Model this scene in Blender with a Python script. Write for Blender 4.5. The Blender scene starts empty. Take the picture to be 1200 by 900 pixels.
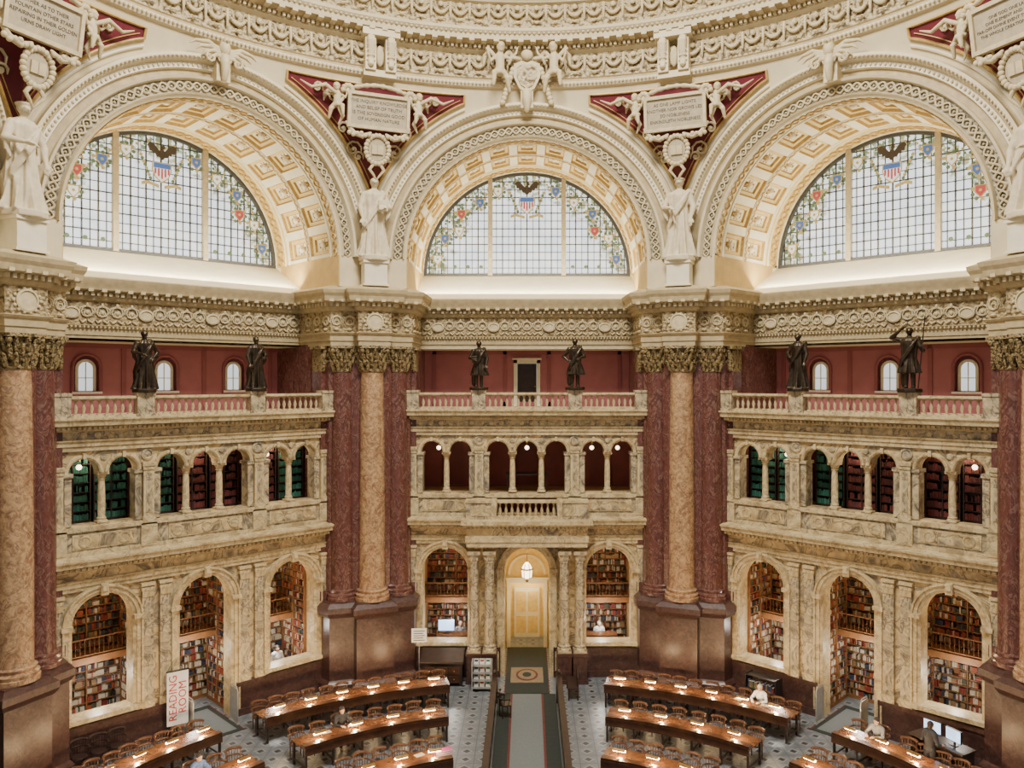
import bpy, bmesh, math, random
from math import *
from mathutils import Vector, Matrix
from mathutils.geometry import tessellate_polygon
RN=random.Random(7)
S=bpy.context.scene; C=S.collection
rad=radians
# ---------------------------------------------------------------- materials
def newmat(name):
    m=bpy.data.materials.new(name); m.use_nodes=True
    nt=m.node_tree; b=nt.nodes['Principled BSDF']; return m,nt,b
def ramp(nt,stops,interp='LINEAR'):
    r=nt.nodes.new('ShaderNodeValToRGB'); r.color_ramp.interpolation=interp
    els=r.color_ramp.elements
    while len(els)<len(stops): els.new(0.5)
    for e,(p,c) in zip(els,stops):
        e.position=p; e.color=(c[0],c[1],c[2],1)
    return r
def coords(nt,scale=(1,1,1)):
    t=nt.nodes.new('ShaderNodeTexCoord'); mp=nt.nodes.new('ShaderNodeMapping')
    mp.inputs['Scale'].default_value=scale
    nt.links.new(t.outputs['Object'],mp.inputs['Vector']); return mp.outputs['Vector']
def plain(name,c,rough=.5,metal=0,var=.12,scale=6,bump=0.0,emit=None,es=0):
    m,nt,b=newmat(name)
    v=coords(nt); n=nt.nodes.new('ShaderNodeTexNoise'); n.inputs['Scale'].default_value=scale; n.inputs['Detail'].default_value=4
    nt.links.new(v,n.inputs['Vector'])
    d=[max(0,x*(1-var)) for x in c]; l=[min(1,x*(1+var)) for x in c]
    r=ramp(nt,[(.3,d),(.7,l)]); nt.links.new(n.outputs['Fac'],r.inputs['Fac'])
    nt.links.new(r.outputs['Color'],b.inputs['Base Color'])
    b.inputs['Roughness'].default_value=rough; b.inputs['Metallic'].default_value=metal
    if emit:
        b.inputs['Emission Color'].default_value=(*emit,1); b.inputs['Emission Strength'].default_value=es
    return m
def marble(name,a,b2,vein,scale=1.0,rough=.25,stretch=(1,1,1),lo=.68,hi=1.2,dist=1.6,k2=5,tint=None):
    m,nt,b=newmat(name)
    v=coords(nt,stretch)
    n=nt.nodes.new('ShaderNodeTexNoise'); n.inputs['Scale'].default_value=scale; n.inputs['Detail'].default_value=7; n.inputs['Distortion'].default_value=dist
    nt.links.new(v,n.inputs['Vector'])
    r=ramp(nt,[(.25,b2),(.38,a),(.475,a),(.50,vein),(.53,a),(.58,b2),(.64,vein),(.70,a)])
    nt.links.new(n.outputs['Fac'],r.inputs['Fac'])
    n2=nt.nodes.new('ShaderNodeTexNoise'); n2.inputs['Scale'].default_value=scale*k2; n2.inputs['Detail'].default_value=5; n2.inputs['Distortion'].default_value=.8
    nt.links.new(v,n2.inputs['Vector'])
    r2=ramp(nt,[(.35,tint or (lo,lo,lo)),(.62,(hi,hi,hi))]); nt.links.new(n2.outputs['Fac'],r2.inputs['Fac'])
    mx=nt.nodes.new('ShaderNodeMixRGB'); mx.blend_type='MULTIPLY'; mx.inputs['Fac'].default_value=1
    nt.links.new(r.outputs['Color'],mx.inputs[1]); nt.links.new(r2.outputs['Color'],mx.inputs[2])
    nt.links.new(mx.outputs['Color'],b.inputs['Base Color'])
    b.inputs['Roughness'].default_value=rough
    return m
def relief(name,hi,lo,scale=5,strength=.8,rough=.6,p=(.12,.42,.62)):
    m,nt,b=newmat(name)
    v=coords(nt); n=nt.nodes.new('ShaderNodeTexNoise'); n.inputs['Scale'].default_value=scale*.6; n.inputs['Detail'].default_value=2
    nt.links.new(v,n.inputs['Vector'])
    mixv=nt.nodes.new('ShaderNodeMixRGB'); mixv.inputs['Fac'].default_value=.12
    nt.links.new(v,mixv.inputs[1]); nt.links.new(n.outputs['Color'],mixv.inputs[2])
    vo=nt.nodes.new('ShaderNodeTexVoronoi'); vo.feature='SMOOTH_F1'; vo.inputs['Scale'].default_value=scale
    nt.links.new(mixv.outputs['Color'],vo.inputs['Vector'])
    r=ramp(nt,[(p[0],hi),(p[1],hi),(p[2],lo)]); nt.links.new(vo.outputs['Distance'],r.inputs['Fac'])
    nt.links.new(r.outputs['Color'],b.inputs['Base Color'])
    bp=nt.nodes.new('ShaderNodeBump'); bp.invert=True; bp.inputs['Strength'].default_value=strength; bp.inputs['Distance'].default_value=.12
    nt.links.new(vo.outputs['Distance'],bp.inputs['Height']); nt.links.new(bp.outputs['Normal'],b.inputs['Normal'])
    b.inputs['Roughness'].default_value=rough
    return m
M={}
M['siena']=marble('siena_marble',(.62,.475,.25),(.44,.36,.235),(.165,.13,.09),.66,.28,lo=.62,hi=1.16,dist=2.2,k2=4,tint=(.66,.63,.60))
M['siena2']=marble('grey_siena_marble',(.52,.42,.26),(.34,.285,.20),(.135,.11,.085),1.1,.28,lo=.66,hi=1.14,k2=4)
M['sienatrim']=marble('siena_trim',(.62,.50,.29),(.53,.40,.21),(.36,.27,.15),1.0,.4,lo=.78,hi=1.08)
M['redm']=marble('red_marble',(.125,.046,.038),(.085,.031,.027),(.19,.10,.08),2.4,.22,(1,1,.6),lo=.78,hi=1.12,k2=4)
M['yelm']=marble('orange_marble',(.45,.285,.155),(.37,.21,.11),(.26,.145,.09),1.6,.25)
M['dark']=marble('dark_plinth_marble',(.068,.031,.026),(.055,.025,.021),(.09,.048,.04),1.6,.3)
M['cream']=plain('cream_plaster',(.67,.575,.385),.6,0,.08,2)
M['creamw']=plain('pale_cream_plaster',(.78,.71,.54),.6,0,.06,3)
M['stat']=plain('statue_beige_plaster',(.64,.55,.385),.6,0,.12,5)
M['tan']=plain('tan_stone_trim',(.44,.35,.20),.6,0,.16,5)
M['tanl']=plain('light_tan_relief',(.58,.485,.30),.6,0,.14,6)
M['grey']=plain('plaque_tan_plaster',(.41,.345,.235),.6,0,.12,8)
M['warm']=plain('warm_cream_plaster',(.80,.73,.53),.6,0,.06,2)
M['gold']=plain('gold_paint',(.50,.325,.095),.45,.1,.2,10)
M['golds']=plain('pale_gold_coffer',(.70,.53,.20),.5,0,.12,8)
M['relief']=relief('cream_relief',(.56,.46,.28),(.15,.105,.05),10)
M['reliefg']=relief('grey_band_relief',(.42,.38,.28),(.14,.12,.08),11)
M['reliefy']=relief('ochre_relief',(.40,.31,.165),(.15,.10,.05),11)
M['attic']=plain('attic_ochre_panel',(.54,.37,.13),.6,0,.1,3)
M['spand']=plain('spandrel_maroon',(.135,.008,.02),.6,0,.15,4)
M['redwall']=plain('gallery_rose_paint',(.40,.135,.15),.6,0,.08,2)
M['redwall2']=plain('gallery_dark_rose_paint',(.30,.085,.095),.6,0,.1,2)
M['corr']=plain('corridor_oxblood',(.24,.055,.04),.6,0,.15,2)
M['bronze']=plain('dark_bronze',(.055,.04,.028),.38,.75,.3,8)
M['capb']=relief('bronze_capital',(.29,.21,.095),(.04,.027,.013),18,.5,.45)
M['wood']=plain('desk_wood',(.060,.023,.010),.35,0,.35,5)
M['woodl']=plain('polished_desk_wood',(.11,.043,.016),.25,0,.3,5)
M['chairw']=plain('chair_wood',(.075,.030,.013),.4,0,.3,5)
M['woodd']=plain('dark_wood',(.032,.017,.013),.4,0,.3,5)
M['shelfw']=plain('shelf_wood',(.24,.105,.036),.5,0,.2,5)
M['black']=plain('black_plastic',(.015,.015,.018),.4)
M['metal']=plain('grey_metal',(.45,.45,.45),.4,.6)
M['white']=plain('white_paper',(.80,.80,.78),.6,0,.03)
M['page']=plain('book_page',(.50,.47,.40),.7,0,.05)
M['redp']=plain('red_print',(.50,.03,.03),.6)
M['inkp']=plain('dark_inscription',(.10,.075,.045),.6)
M['lamp']=plain('lamp_glow',(1,.85,.6),.5,emit=(1,.76,.44),es=30)
M['globe']=plain('globe_glow',(1,.9,.7),.5,emit=(1,.82,.52),es=6)
M['screen']=plain('screen_glow',(.3,.5,.8),.4,emit=(.45,.68,1),es=2.2)
M['brass']=plain('brass',(.40,.25,.09),.3,.9)
M['pink']=plain('pink_plastic',(.6,.05,.25),.5)
M['skin']=plain('skin',(.50,.30,.22),.6)
M['hairb']=plain('dark_hair',(.03,.02,.015),.7)
M['hairg']=plain('grey_hair',(.40,.37,.35),.7)
M['alc']=plain('alcove_plaster',(.34,.20,.08),.7)
M['alcy']=plain('vestibule_yellow',(.72,.54,.20),.6)
M['lead']=plain('window_lead',(.06,.06,.055),.6)
M['mull']=plain('window_mullion_gold',(.40,.33,.20),.5)
for n,c in dict(bk1=(.22,.03,.022),bk2=(.07,.08,.045),bk3=(.28,.17,.075),bk4=(.50,.45,.35),bk5=(.035,.045,.09),bk6=(.022,.018,.016),bk7=(.32,.075,.03),
                gr=(.022,.12,.085),gr2=(.035,.17,.12),rd=(.16,.035,.032),rd2=(.10,.026,.028)).items():
    M[n]=plain('book_cloth_'+n,c,.7,0,.15,20)
for n,c in dict(sh_white=(.6,.6,.6),sh_black=(.02,.02,.025),sh_blue=(.08,.14,.3),sh_grey=(.2,.2,.21),pants=(.03,.035,.06)).items():
    M[n]=plain('cloth_'+n,c,.8,0,.1,10)
def floormat():
    m,nt,b=newmat('mosaic_floor')
    v=coords(nt)
    sep=nt.nodes.new('ShaderNodeSeparateXYZ'); nt.links.new(v,sep.inputs[0])
    def mth(op,a,bv=None):
        n=nt.nodes.new('ShaderNodeMath'); n.operation=op
        for i,x in enumerate((a,bv)):
            if x is None: continue
            if isinstance(x,(int,float)): n.inputs[i].default_value=x
            else: nt.links.new(x,n.inputs[i])
        return n.outputs[0]
    def tri(x,p,off=0.0):
        q=mth('ADD',x,off+1000.0*p); q=mth('MODULO',q,p); q=mth('SUBTRACT',q,p/2); return mth('ABSOLUTE',q)
    P=.56
    dx=tri(sep.outputs[0],P); dy=tri(sep.outputs[1],P)
    dsum=mth('ADD',dx,dy)
    diamond=mth('LESS_THAN',dsum,.12)
    ring=mth('MULTIPLY',mth('LESS_THAN',dsum,.20),mth('GREATER_THAN',dsum,.15))
    line=mth('GREATER_THAN',mth('MAXIMUM',dx,dy),P/2-.015)
    mn=nt.nodes.new('ShaderNodeTexNoise'); mn.inputs['Scale'].default_value=2.5; mn.inputs['Detail'].default_value=6; nt.links.new(v,mn.inputs['Vector'])
    r=ramp(nt,[(.3,(.115,.13,.15)),(.7,(.20,.22,.24))]); nt.links.new(mn.outputs['Fac'],r.inputs['Fac'])
    cur=r.outputs['Color']
    for f,c in ((ring,(.28,.28,.27)),(line,(.09,.10,.115)),(diamond,(.028,.028,.04))):
        mx=nt.nodes.new('ShaderNodeMixRGB'); nt.links.new(f,mx.inputs['Fac']); nt.links.new(cur,mx.inputs[1]); mx.inputs[2].default_value=(*c,1); cur=mx.outputs['Color']
    nt.links.new(cur,b.inputs['Base Color']); b.inputs['Roughness'].default_value=.3
    return m
M['floor']=floormat()
M['carpet']=plain('grey_carpet',(.15,.165,.17),.95,0,.12,25)
M['carpr']=plain('red_carpet_border',(.12,.028,.022),.95)
M['carpg']=plain('green_carpet',(.022,.028,.024),.95)
M['carpo']=plain('ochre_mat',(.22,.165,.10),.95)
ZC=16.87
def glassmat():
    m,nt,b=newmat('stained_glass')
    t=nt.nodes.new('ShaderNodeTexCoord'); sep=nt.nodes.new('ShaderNodeSeparateXYZ'); nt.links.new(t.outputs['Object'],sep.inputs[0])
    cmb=nt.nodes.new('ShaderNodeCombineXYZ'); nt.links.new(sep.outputs[0],cmb.inputs[0]); 
    s=nt.nodes.new('ShaderNodeMath'); s.operation='SUBTRACT'; s.inputs[1].default_value=ZC; nt.links.new(sep.outputs[2],s.inputs[0]); nt.links.new(s.outputs[0],cmb.inputs[1])
    ln=nt.nodes.new('ShaderNodeVectorMath'); ln.operation='LENGTH'; nt.links.new(cmb.outputs[0],ln.inputs[0])
    n=nt.nodes.new('ShaderNodeTexNoise'); n.inputs['Scale'].default_value=1.6; n.inputs['Detail'].default_value=3; nt.links.new(cmb.outputs[0],n.inputs['Vector'])
    ad=nt.nodes.new('ShaderNodeMath'); ad.operation='MULTIPLY_ADD'; ad.inputs[1].default_value=2.4; nt.links.new(n.outputs['Fac'],ad.inputs[0]); nt.links.new(ln.outputs['Value'],ad.inputs[2])
    mr=nt.nodes.new('ShaderNodeMapRange'); mr.inputs['From Min'].default_value=4.75; mr.inputs['From Max'].default_value=5.2; nt.links.new(ad.outputs[0],mr.inputs['Value'])
    vo=nt.nodes.new('ShaderNodeTexVoronoi'); vo.inputs['Scale'].default_value=7.5; nt.links.new(cmb.outputs[0],vo.inputs['Vector'])
    sp=nt.nodes.new('ShaderNodeSeparateColor'); nt.links.new(vo.outputs['Color'],sp.inputs[0])
    cr=ramp(nt,[(0,(.14,.18,.09)),(.18,(.76,.80,.73)),(.46,(.34,.32,.15)),(.56,(.84,.85,.77)),(.80,(.42,.31,.13)),(.90,(.26,.31,.22))],'CONSTANT'); nt.links.new(sp.outputs[0],cr.inputs['Fac'])
    n2=nt.nodes.new('ShaderNodeTexNoise'); n2.inputs['Scale'].default_value=1.0; nt.links.new(cmb.outputs[0],n2.inputs['Vector'])
    wr=ramp(nt,[(.35,(.74,.80,.85)),(.65,(.96,.96,.93))]); nt.links.new(n2.outputs['Fac'],wr.inputs['Fac'])
    mx=nt.nodes.new('ShaderNodeMixRGB'); nt.links.new(mr.outputs[0],mx.inputs['Fac']); nt.links.new(wr.outputs['Color'],mx.inputs[1]); nt.links.new(cr.outputs['Color'],mx.inputs[2])
    nt.links.new(mx.outputs['Color'],b.inputs['Emission Color']); b.inputs['Emission Strength'].default_value=1.9
    b.inputs['Base Color'].default_value=(.1,.1,.1,1); b.inputs['Roughness'].default_value=.4
    return m
M['glass']=glassmat()
def em(name,c,s): return plain(name,[x*.4 for x in c],.5,emit=c,es=s)
M['gred']=em('glass_red',(.45,.05,.06),.95); M['gblue']=em('glass_blue',(.06,.14,.38),.9); M['gwhite']=em('glass_white',(.8,.8,.72),1.1)
M['ggold']=em('glass_gold',(.50,.36,.12),.8); M['gbrown']=em('glass_brown',(.07,.045,.025),.5); M['ggreen']=em('glass_green',(.13,.18,.08),.75)
M['nwin']=em('window_daylight',(.85,.9,.92),1.0)
# ---------------------------------------------------------------- mesh builder
class MB:
    def __init__(s): s.v=[]; s.f=[]; s.m=[]
    def add(s,vs,fs,mi=0,X=None):
        o=len(s.v)
        if X is not None: vs=[X@Vector(p) for p in vs]
        s.v+= [tuple(p) for p in vs]
        for q in fs: s.f.append([o+i for i in q]); s.m.append(mi)
        return s
    def box(s,c,d,mi=0,X=None,rz=0):
        x,y,z=d[0]/2,d[1]/2,d[2]/2
        vs=[(a*x,b*y,e*z) for a in(-1,1) for b in(-1,1) for e in(-1,1)]
        T=Matrix.Translation(c)@Matrix.Rotation(rz,4,'Z')
        if X is not None: T=X@T
        return s.add(vs,[(0,1,3,2),(4,6,7,5),(0,4,5,1),(2,3,7,6),(0,2,6,4),(1,5,7,3)],mi,T)
    def bx(s,x0,x1,y0,y1,z0,z1,mi=0,X=None):
        return s.box(((x0+x1)/2,(y0+y1)/2,(z0+z1)/2),(x1-x0,y1-y0,z1-z0),mi,X)
    def grid(s,rows,mi=0,cv=False,cu=False,X=None,mf=None):
        n=len(rows); k=len(rows[0]); vs=[p for r in rows for p in r]
        o=len(s.v)
        if X is not None: vs=[X@Vector(p) for p in vs]
        s.v+=[tuple(p) for p in vs]
        for i in range(n if cu else n-1):
            for j in range(k if cv else k-1):
                a=i*k+j; b=i*k+(j+1)%k; c=((i+1)%n)*k+(j+1)%k; d=((i+1)%n)*k+j
                s.f.append([o+a,o+b,o+c,o+d]); s.m.append(mf(i,j) if mf else mi)
        return s
    def lathe(s,prof,c=(0,0,0),n=16,mi=0,sx=1,sy=1,fold=None,cap=True,X=None,mf=None):
        rows=[]
        for (r,z) in prof:
            row=[]
            for j in range(n):
                a=2*pi*j/n; rr=r*(1+(fold(a,z) if fold else 0))
                row.append((c[0]+rr*sx*cos(a),c[1]+rr*sy*sin(a),c[2]+z))
            rows.append(row)
        o=len(s.v); s.grid(rows,mi,cv=True,X=X,mf=mf)
        if cap:
            s.f.append([o+j for j in range(n)][::-1]); s.m.append(mi)
            q=o+(len(prof)-1)*n; s.f.append([q+j for j in range(n)]); s.m.append(mi)
        return s
    def ell(s,c,r,n=10,mi=0,X=None):
        prof=[(sin(pi*i/n)+1e-4,-cos(pi*i/n)) for i in range(n+1)]
        T=Matrix.Translation(c)@Matrix.Diagonal((r[0],r[1],r[2],1))
        if X is not None: T=X@T
        return s.lathe(prof,(0,0,0),max(8,n),mi,X=T,cap=False)
    def tube(s,pts,rr,n=6,mi=0,X=None,closed=False,round_=True):
        pts=[Vector(p) for p in pts]; N=len(pts)
        if not hasattr(rr,'__len__'): rr=[rr]*N
        rows=[]
        up=Vector((0,0,1))
        prevu=None
        for i,p in enumerate(pts):
            if closed: d=pts[(i+1)%N]-pts[i-1]
            else: d=pts[min(i+1,N-1)]-pts[max(i-1,0)]
            if d.length<1e-9: d=Vector((0,0,1))
            d.normalize()
            u=(prevu-d*prevu.dot(d)) if prevu is not None else None
            if u is None or u.length<1e-3:
                ref=up if abs(d.z)<.9 else Vector((1,0,0)); u=ref.cross(d)
            u.normalize(); w=d.cross(u); prevu=u
            rows.append([p+(u*cos(2*pi*j/n)+w*sin(2*pi*j/n))*rr[i] for j in range(n)])
        if round_ and not closed:
            d0=(pts[0]-pts[1]).normalized(); d1=(pts[-1]-pts[-2]).normalized()
            def capr(row,p,d,r):
                return [[p+(q-p)*.7+d*r*.7 for q in row],[p+(q-p)*.05+d*r for q in row]]
            a=capr(rows[0],pts[0],d0,rr[0]); b=capr(rows[-1],pts[-1],d1,rr[-1])
            rows=[a[1],a[0]]+rows+b
        o=len(s.v); s.grid(rows,mi,cv=True,cu=closed,X=X)
        if not closed:
            s.f.append([o+j for j in range(n)][::-1]); s.m.append(mi)
            q=o+(len(rows)-1)*n; s.f.append([q+j for j in range(n)]); s.m.append(mi)
        return s
    def plate(s,outer,holes,y0,y1,mi=0,X=None,me=None):
        polys=[outer]+holes; flat=[p for q in polys for p in q]
        tr=tessellate_polygon([[Vector((p[0],p[1],0)) for p in q] for q in polys])
        N=len(flat); vs=[(p[0],y0,p[1]) for p in flat]+[(p[0],y1,p[1]) for p in flat]
        fs=[tuple(t) for t in tr]+[tuple(i+N for i in reversed(t)) for t in tr]
        s.add(vs,fs,mi,X)
        o=0; e=[]
        for q in polys:
            k=len(q)
            for i in range(k): e.append((o+i,o+(i+1)%k,N+o+(i+1)%k,N+o+i))
            o+=k
        s.add(vs,e,mi if me is None else me,X); return s
    def prism(s,poly,z0,z1,mi=0,X=None):
        k=len(poly); vs=[(p[0],p[1],z0) for p in poly]+[(p[0],p[1],z1) for p in poly]
        tr=tessellate_polygon([[Vector((p[0],p[1],0)) for p in poly]])
        fs=[tuple(t) for t in tr]+[tuple(i+k for i in t) for t in tr]+[(i,(i+1)%k,k+(i+1)%k,k+i) for i in range(k)]
        return s.add(vs,fs,mi,X)
    def mesh(s,name,mats,sharp=35,recalc=True):
        me=bpy.data.meshes.new(name); me.from_pydata(s.v,[],s.f)
        for m in mats: me.materials.append(M[m] if isinstance(m,str) else m)
        me.polygons.foreach_set('material_index',s.m)
        me.polygons.foreach_set('use_smooth',[sharp>0]*len(s.f))
        if recalc:
            bm=bmesh.new(); bm.from_mesh(me); bmesh.ops.remove_doubles(bm,verts=bm.verts,dist=1e-5); bmesh.ops.recalc_face_normals(bm,faces=bm.faces); bm.to_mesh(me); bm.free()
        if sharp>0: me.set_sharp_from_angle(angle=rad(sharp))
        me.update()
        return me
def O(name,data,loc=(0,0,0),rz=0,parent=None,label=None,cat=None,kind=None,group=None,rx=0):
    o=bpy.data.objects.new(name,data); C.objects.link(o)
    o.location=loc; o.rotation_euler=(rx,0,rz)
    if parent: o.parent=parent
    if label: o['label']=label
    if cat: o['category']=cat
    if kind: o['kind']=kind
    if group: o['group']=group
    return o
def mk(mb,name,mats,**k):
    sh=k.pop('sharp',35); return O(name,mb.mesh(name,mats,sh),**k)
def clone(o,loc=None,rz=None,name=None,parent=None):
    n=o.copy(); C.objects.link(n)
    if name: n.name=name
    if loc is not None: n.location=loc
    if rz is not None: n.rotation_euler=(o.rotation_euler[0],o.rotation_euler[1],rz)
    if parent is not None: n.parent=parent
    for c in list(o.children):
        clone(c,parent=n)
    return n
TN=[0]
def trim():
    TN[0]+=1; return 'trim_%d'%TN[0]
A45=rad(45); A22=rad(22.5)
BAYS=[('back',0),('left',A45),('right',-A45)]
OUT=[('far_left',2*A45),('far_right',-2*A45)]
AD=dict(BAYS)
def rotp(a,p): return (p[0]*cos(a)-p[1]*sin(a),p[0]*sin(a)+p[1]*cos(a),p[2])
def structs(mb,mats,label,cat='trim',bays=BAYS,names=None,sharp=35):
    me=mb.mesh('structure_mesh',mats,sharp); res=[]
    for i,(nm,a) in enumerate(bays):
        n=trim() if names is None else names+'_'+nm
        res.append(O(n,me,rz=a,label=label,cat=cat,kind='structure'))
    return res
def arch_path(c,hw,z0,zs,n=16):
    return [(c+hw,z0)]+[(c+hw*cos(pi*i/n),zs+hw*sin(pi*i/n)) for i in range(n+1)]+[(c-hw,z0)]
def arch_hole(cs,hw,z0,zs,n=14):
    p=[(cs[0]-hw,z0),(cs[-1]+hw,z0)]
    for c in reversed(cs): p+=[(c+hw*cos(pi*i/n),zs+hw*sin(pi*i/n)) for i in range(n+1)]
    return p
def arch_band(mb,c,hw,z0,zs,prof,n=16,mi=0,jamb=True):
    rows=[]
    for d,y in prof:
        p=arch_path(c,hw+d,z0,zs,n)
        if not jamb: p=p[1:-1]
        rows.append([(q[0],y,q[1]) for q in p])
    mb.grid(rows,mi)
def straight(mb,prof,t0,t1,mi=0,mf=None):
    mb.grid([[(t0,b,z),(t1,b,z)] for b,z in prof],mi,mf=mf)
    for t in (t0,t1):
        tr=tessellate_polygon([[Vector((b,z,0)) for b,z in prof]])
        mb.add([(t,b,z) for b,z in prof],[tuple(x) for x in tr],mi)
def rep(t0,t1,sp):
    n=max(1,int(round((t1-t0)/sp))); return [t0+(t1-t0)*(i+.5)/n for i in range(n)]
RX90=Matrix.Rotation(pi/2,4,'X')
# ---------------------------------------------------------------- floor
mb=MB(); mb.prism([(30*cos(rad(a)),30*sin(rad(a))) for a in range(0,360,15)],-.2,0)
mk(mb,'floor',['floor'],label='grey mosaic tile floor with dark diamond inlays',cat='floor',kind='structure')
# ---------------------------------------------------------------- screen walls
LC=[-3.34,0,3.34]; LH=.93; LS=4.32
UG=[[-3.9,-2.72],[-1.19,0,1.19],[2.72,3.9]]; UH=.46; US=9.14; UZ=7.48
W=4.95; BF=16.0; BB=16.5
cm=MB(); cm.lathe([(.16,0),(.16,.07),(.13,.09),(.15,.13),(.115,.18),(.12,.8),(.10,1.36),(.13,1.38),(.11,1.42),(.17,1.55)],(0,0,0),12)
cm.box((0,0,1.60),(.34,.44,.1)); cm.box((0,0,.02),(.34,.36,.05))
cme=cm.mesh('small_column',['sienatrim'])
pm=MB(); pm.box((0,-.08,.9),(.34,.16,1.9)); pm.box((0,-.1,.06),(.42,.22,.2)); pm.box((0,-.1,1.9),(.42,.22,.14)); pm.box((0,-.09,1.76),(.38,.2,.1),0)
pm.box((0,-.165,.95),(.2,.02,1.3),1)
upil=pm.mesh('upper_pilaster',['sienatrim','siena2'])
lm=MB(); lm.box((0,-.07,2.05),(.36,.14,4.1),1); lm.box((0,-.09,.12),(.44,.2,.25)); lm.box((0,-.09,3.95),(.40,.18,.12)); lm.box((0,-.1,4.1),(.44,.22,.1)); lm.box((0,-.12,3.78),(.36,.1,.2)); lm.box((0,-.145,1.95),(.2,.02,3.1),2)
lpil=lm.mesh('lower_pilaster',['sienatrim','siena2','siena2'])
def build_screen(nm,ang,center):
    mb=MB()
    outer=[(-W,0)]+[(-LH,0)]+[(-LH*cos(pi*i/16),LS+LH*sin(pi*i/16)) for i in range(17)]+[(LH,0),(W,0),(W,10.8),(-W,10.8)]
    holes=[arch_hole([LC[0]],LH,1.4,LS,16),arch_hole([LC[2]],LH,1.4,LS,16)]+[arch_hole(g,UH,UZ,US) for g in UG]
    if center: holes[3]=[(-1.2,6.62),(1.2,6.62),(1.2,7.48)]+arch_hole(UG[1],UH,UZ,US)[1:]+[(-1.65,7.48),(-1.2,7.48)]
    mb.plate(outer,holes,BF,BB)
    wall=mk(mb,'wall_'+nm,['siena'],rz=ang,sharp=0,label='two-storey veined yellow marble arcade screen between piers',cat='wall',kind='structure')
    p=MB()
    for s0,s1 in ((-W,-LH-.15),(LH+.15,W)):
        p.bx(s0,s1,15.82,16.0,0,1.05); p.bx(s0,s1,15.75,16.0,0,.25); p.bx(s0,s1,15.78,16.0,1.05,1.2)
    mk(p,'plinth',['dark'],parent=wall,label='dark red-brown marble plinth')
    for i,c in enumerate(LC):
        a=MB(); z0=0 if i==1 else 1.2
        arch_band(a,c,LH,z0,LS,[(-.02,16.53),(-.02,15.93),(.07,15.9),(.09,15.86),(.2,15.86),(.22,15.8),(.28,15.8),(.30,16.0)],20)
        a.box((c,15.83,LS+LH+.14),(.22,.2,.36)); a.box((c,15.78,LS+LH+.2),(.16,.2,.2))
        for s in(-1,1): a.bx(c+s*(LH+.15)-.17,c+s*(LH+.15)+.17,15.76,16.0,LS-.08,LS+.06)
        if i!=1: a.bx(c-LH-.3,c+LH+.3,15.72,16.4,1.28,1.42)
        mk(a,'archivolt',['sienatrim'],parent=wall,sharp=25)
    for g in UG:
        for c in g:
            a=MB(); arch_band(a,c,UH,US,US,[(-.012,16.52),(-.012,15.94),(.04,15.9),(.1,15.9),(.12,16.0)],14,jamb=False)
            a.box((c,15.9,US+UH+.08),(.1,.12,.18))
            mk(a,'archivolt',['sienatrim'],parent=wall,sharp=25)
    for t in [-3.31,-.595,.595,3.31]: O('column',cme,(t,16.2,UZ+.02),parent=wall)
    rp=MB()
    for g in UG:
        for t in (g[0]-UH,g[-1]+UH):
            rp.bx(t-.1,t+.1,15.93,16.45,UZ,US-.1); rp.bx(t-.14,t+.14,15.88,16.52,US-.12,US)
    mk(rp,'respond',['siena2'],parent=wall)
    for t in (-4.68,-1.95,1.95,4.68): O('pilaster',upil,(t,16.0,7.4),parent=wall)
    ts=[-4.7,4.7]+([] if center else [-1.98,-1.4,1.4,1.98])
    for t in ts: O('pilaster',lpil,(t,16.0,1.2),parent=wall)
    e=MB()
    straight(e,[(16.0,5.42),(15.9,5.42),(15.9,5.55),(15.86,5.56),(15.86,5.7),(15.8,5.74),(15.88,5.78),(15.88,6.02),(15.78,6.08),(15.7,6.1),(15.7,6.2),(15.5,6.24),(15.48,6.36),(15.42,6.42),(15.42,6.48),(15.85,6.54),(16.0,6.54)],-W,W,mf=lambda i,j:1 if i==6 else 0)
    for t in rep(-W,W,.17): e.box((t,15.66,6.15),(.09,.1,.09))
    mk(e,'cornice',['sienatrim','siena'],parent=wall,sharp=20)
    e=MB()
    segs=[(-W,-1.2),(1.2,W)] if center else [(-W,W)]
    for u,v in segs:
        e.bx(u,v,15.88,16.0,6.54,7.3,2); e.bx(u,v,15.82,16.0,6.54,6.66)
    e.bx(-W,W,15.8,16.42,7.3,7.44)
    for t in (-3.31,3.31)+(() if center else (0,)):
        ww=1.9 if t else 2.6
        e.bx(t-ww/2,t+ww/2,15.85,15.9,6.74,7.22,0); e.bx(t-ww/2+.06,t+ww/2-.06,15.84,15.86,6.79,7.17,1)
    for t in (-1.95,1.95,-4.68,4.68): e.bx(t-.26,t+.26,15.8,15.9,6.6,7.35,0)
    for t in (-3.9,-2.72,2.72,3.9)+(() if center else (-1.0,0,1.0)):
        e.lathe([(.19,0),(.19,.02),(.14,.03),(.13,.01),(.01,.01)],(0,0,0),18,0,X=Matrix.Translation((t,15.84,6.98))@RX90)
    mk(e,'parapet_panel',['sienatrim','siena','siena2'],parent=wall)
    e=MB()
    straight(e,[(16.0,9.84),(15.9,9.84),(15.9,9.98),(15.86,9.99),(15.86,10.12),(15.8,10.16),(15.9,10.2),(15.9,10.46),(15.8,10.5),(15.7,10.52),(15.7,10.62),(15.48,10.66),(15.46,10.78),(15.4,10.84),(15.4,10.9),(16.5,10.9),(16.5,10.8)],-W,W,mf=lambda i,j:1 if i==6 else 0)
    for t in rep(-W,W,.15): e.box((t,15.66,10.57),(.08,.1,.09))
    for t in rep(-W,W,.42): e.lathe([(.1,-.03),(.1,.0),(.05,.02)],(0,0,0),8,0,X=Matrix.Translation((t,15.9,10.33))@RX90)
    mk(e,'cornice',['sienatrim','siena2'],parent=wall,sharp=20)
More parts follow.
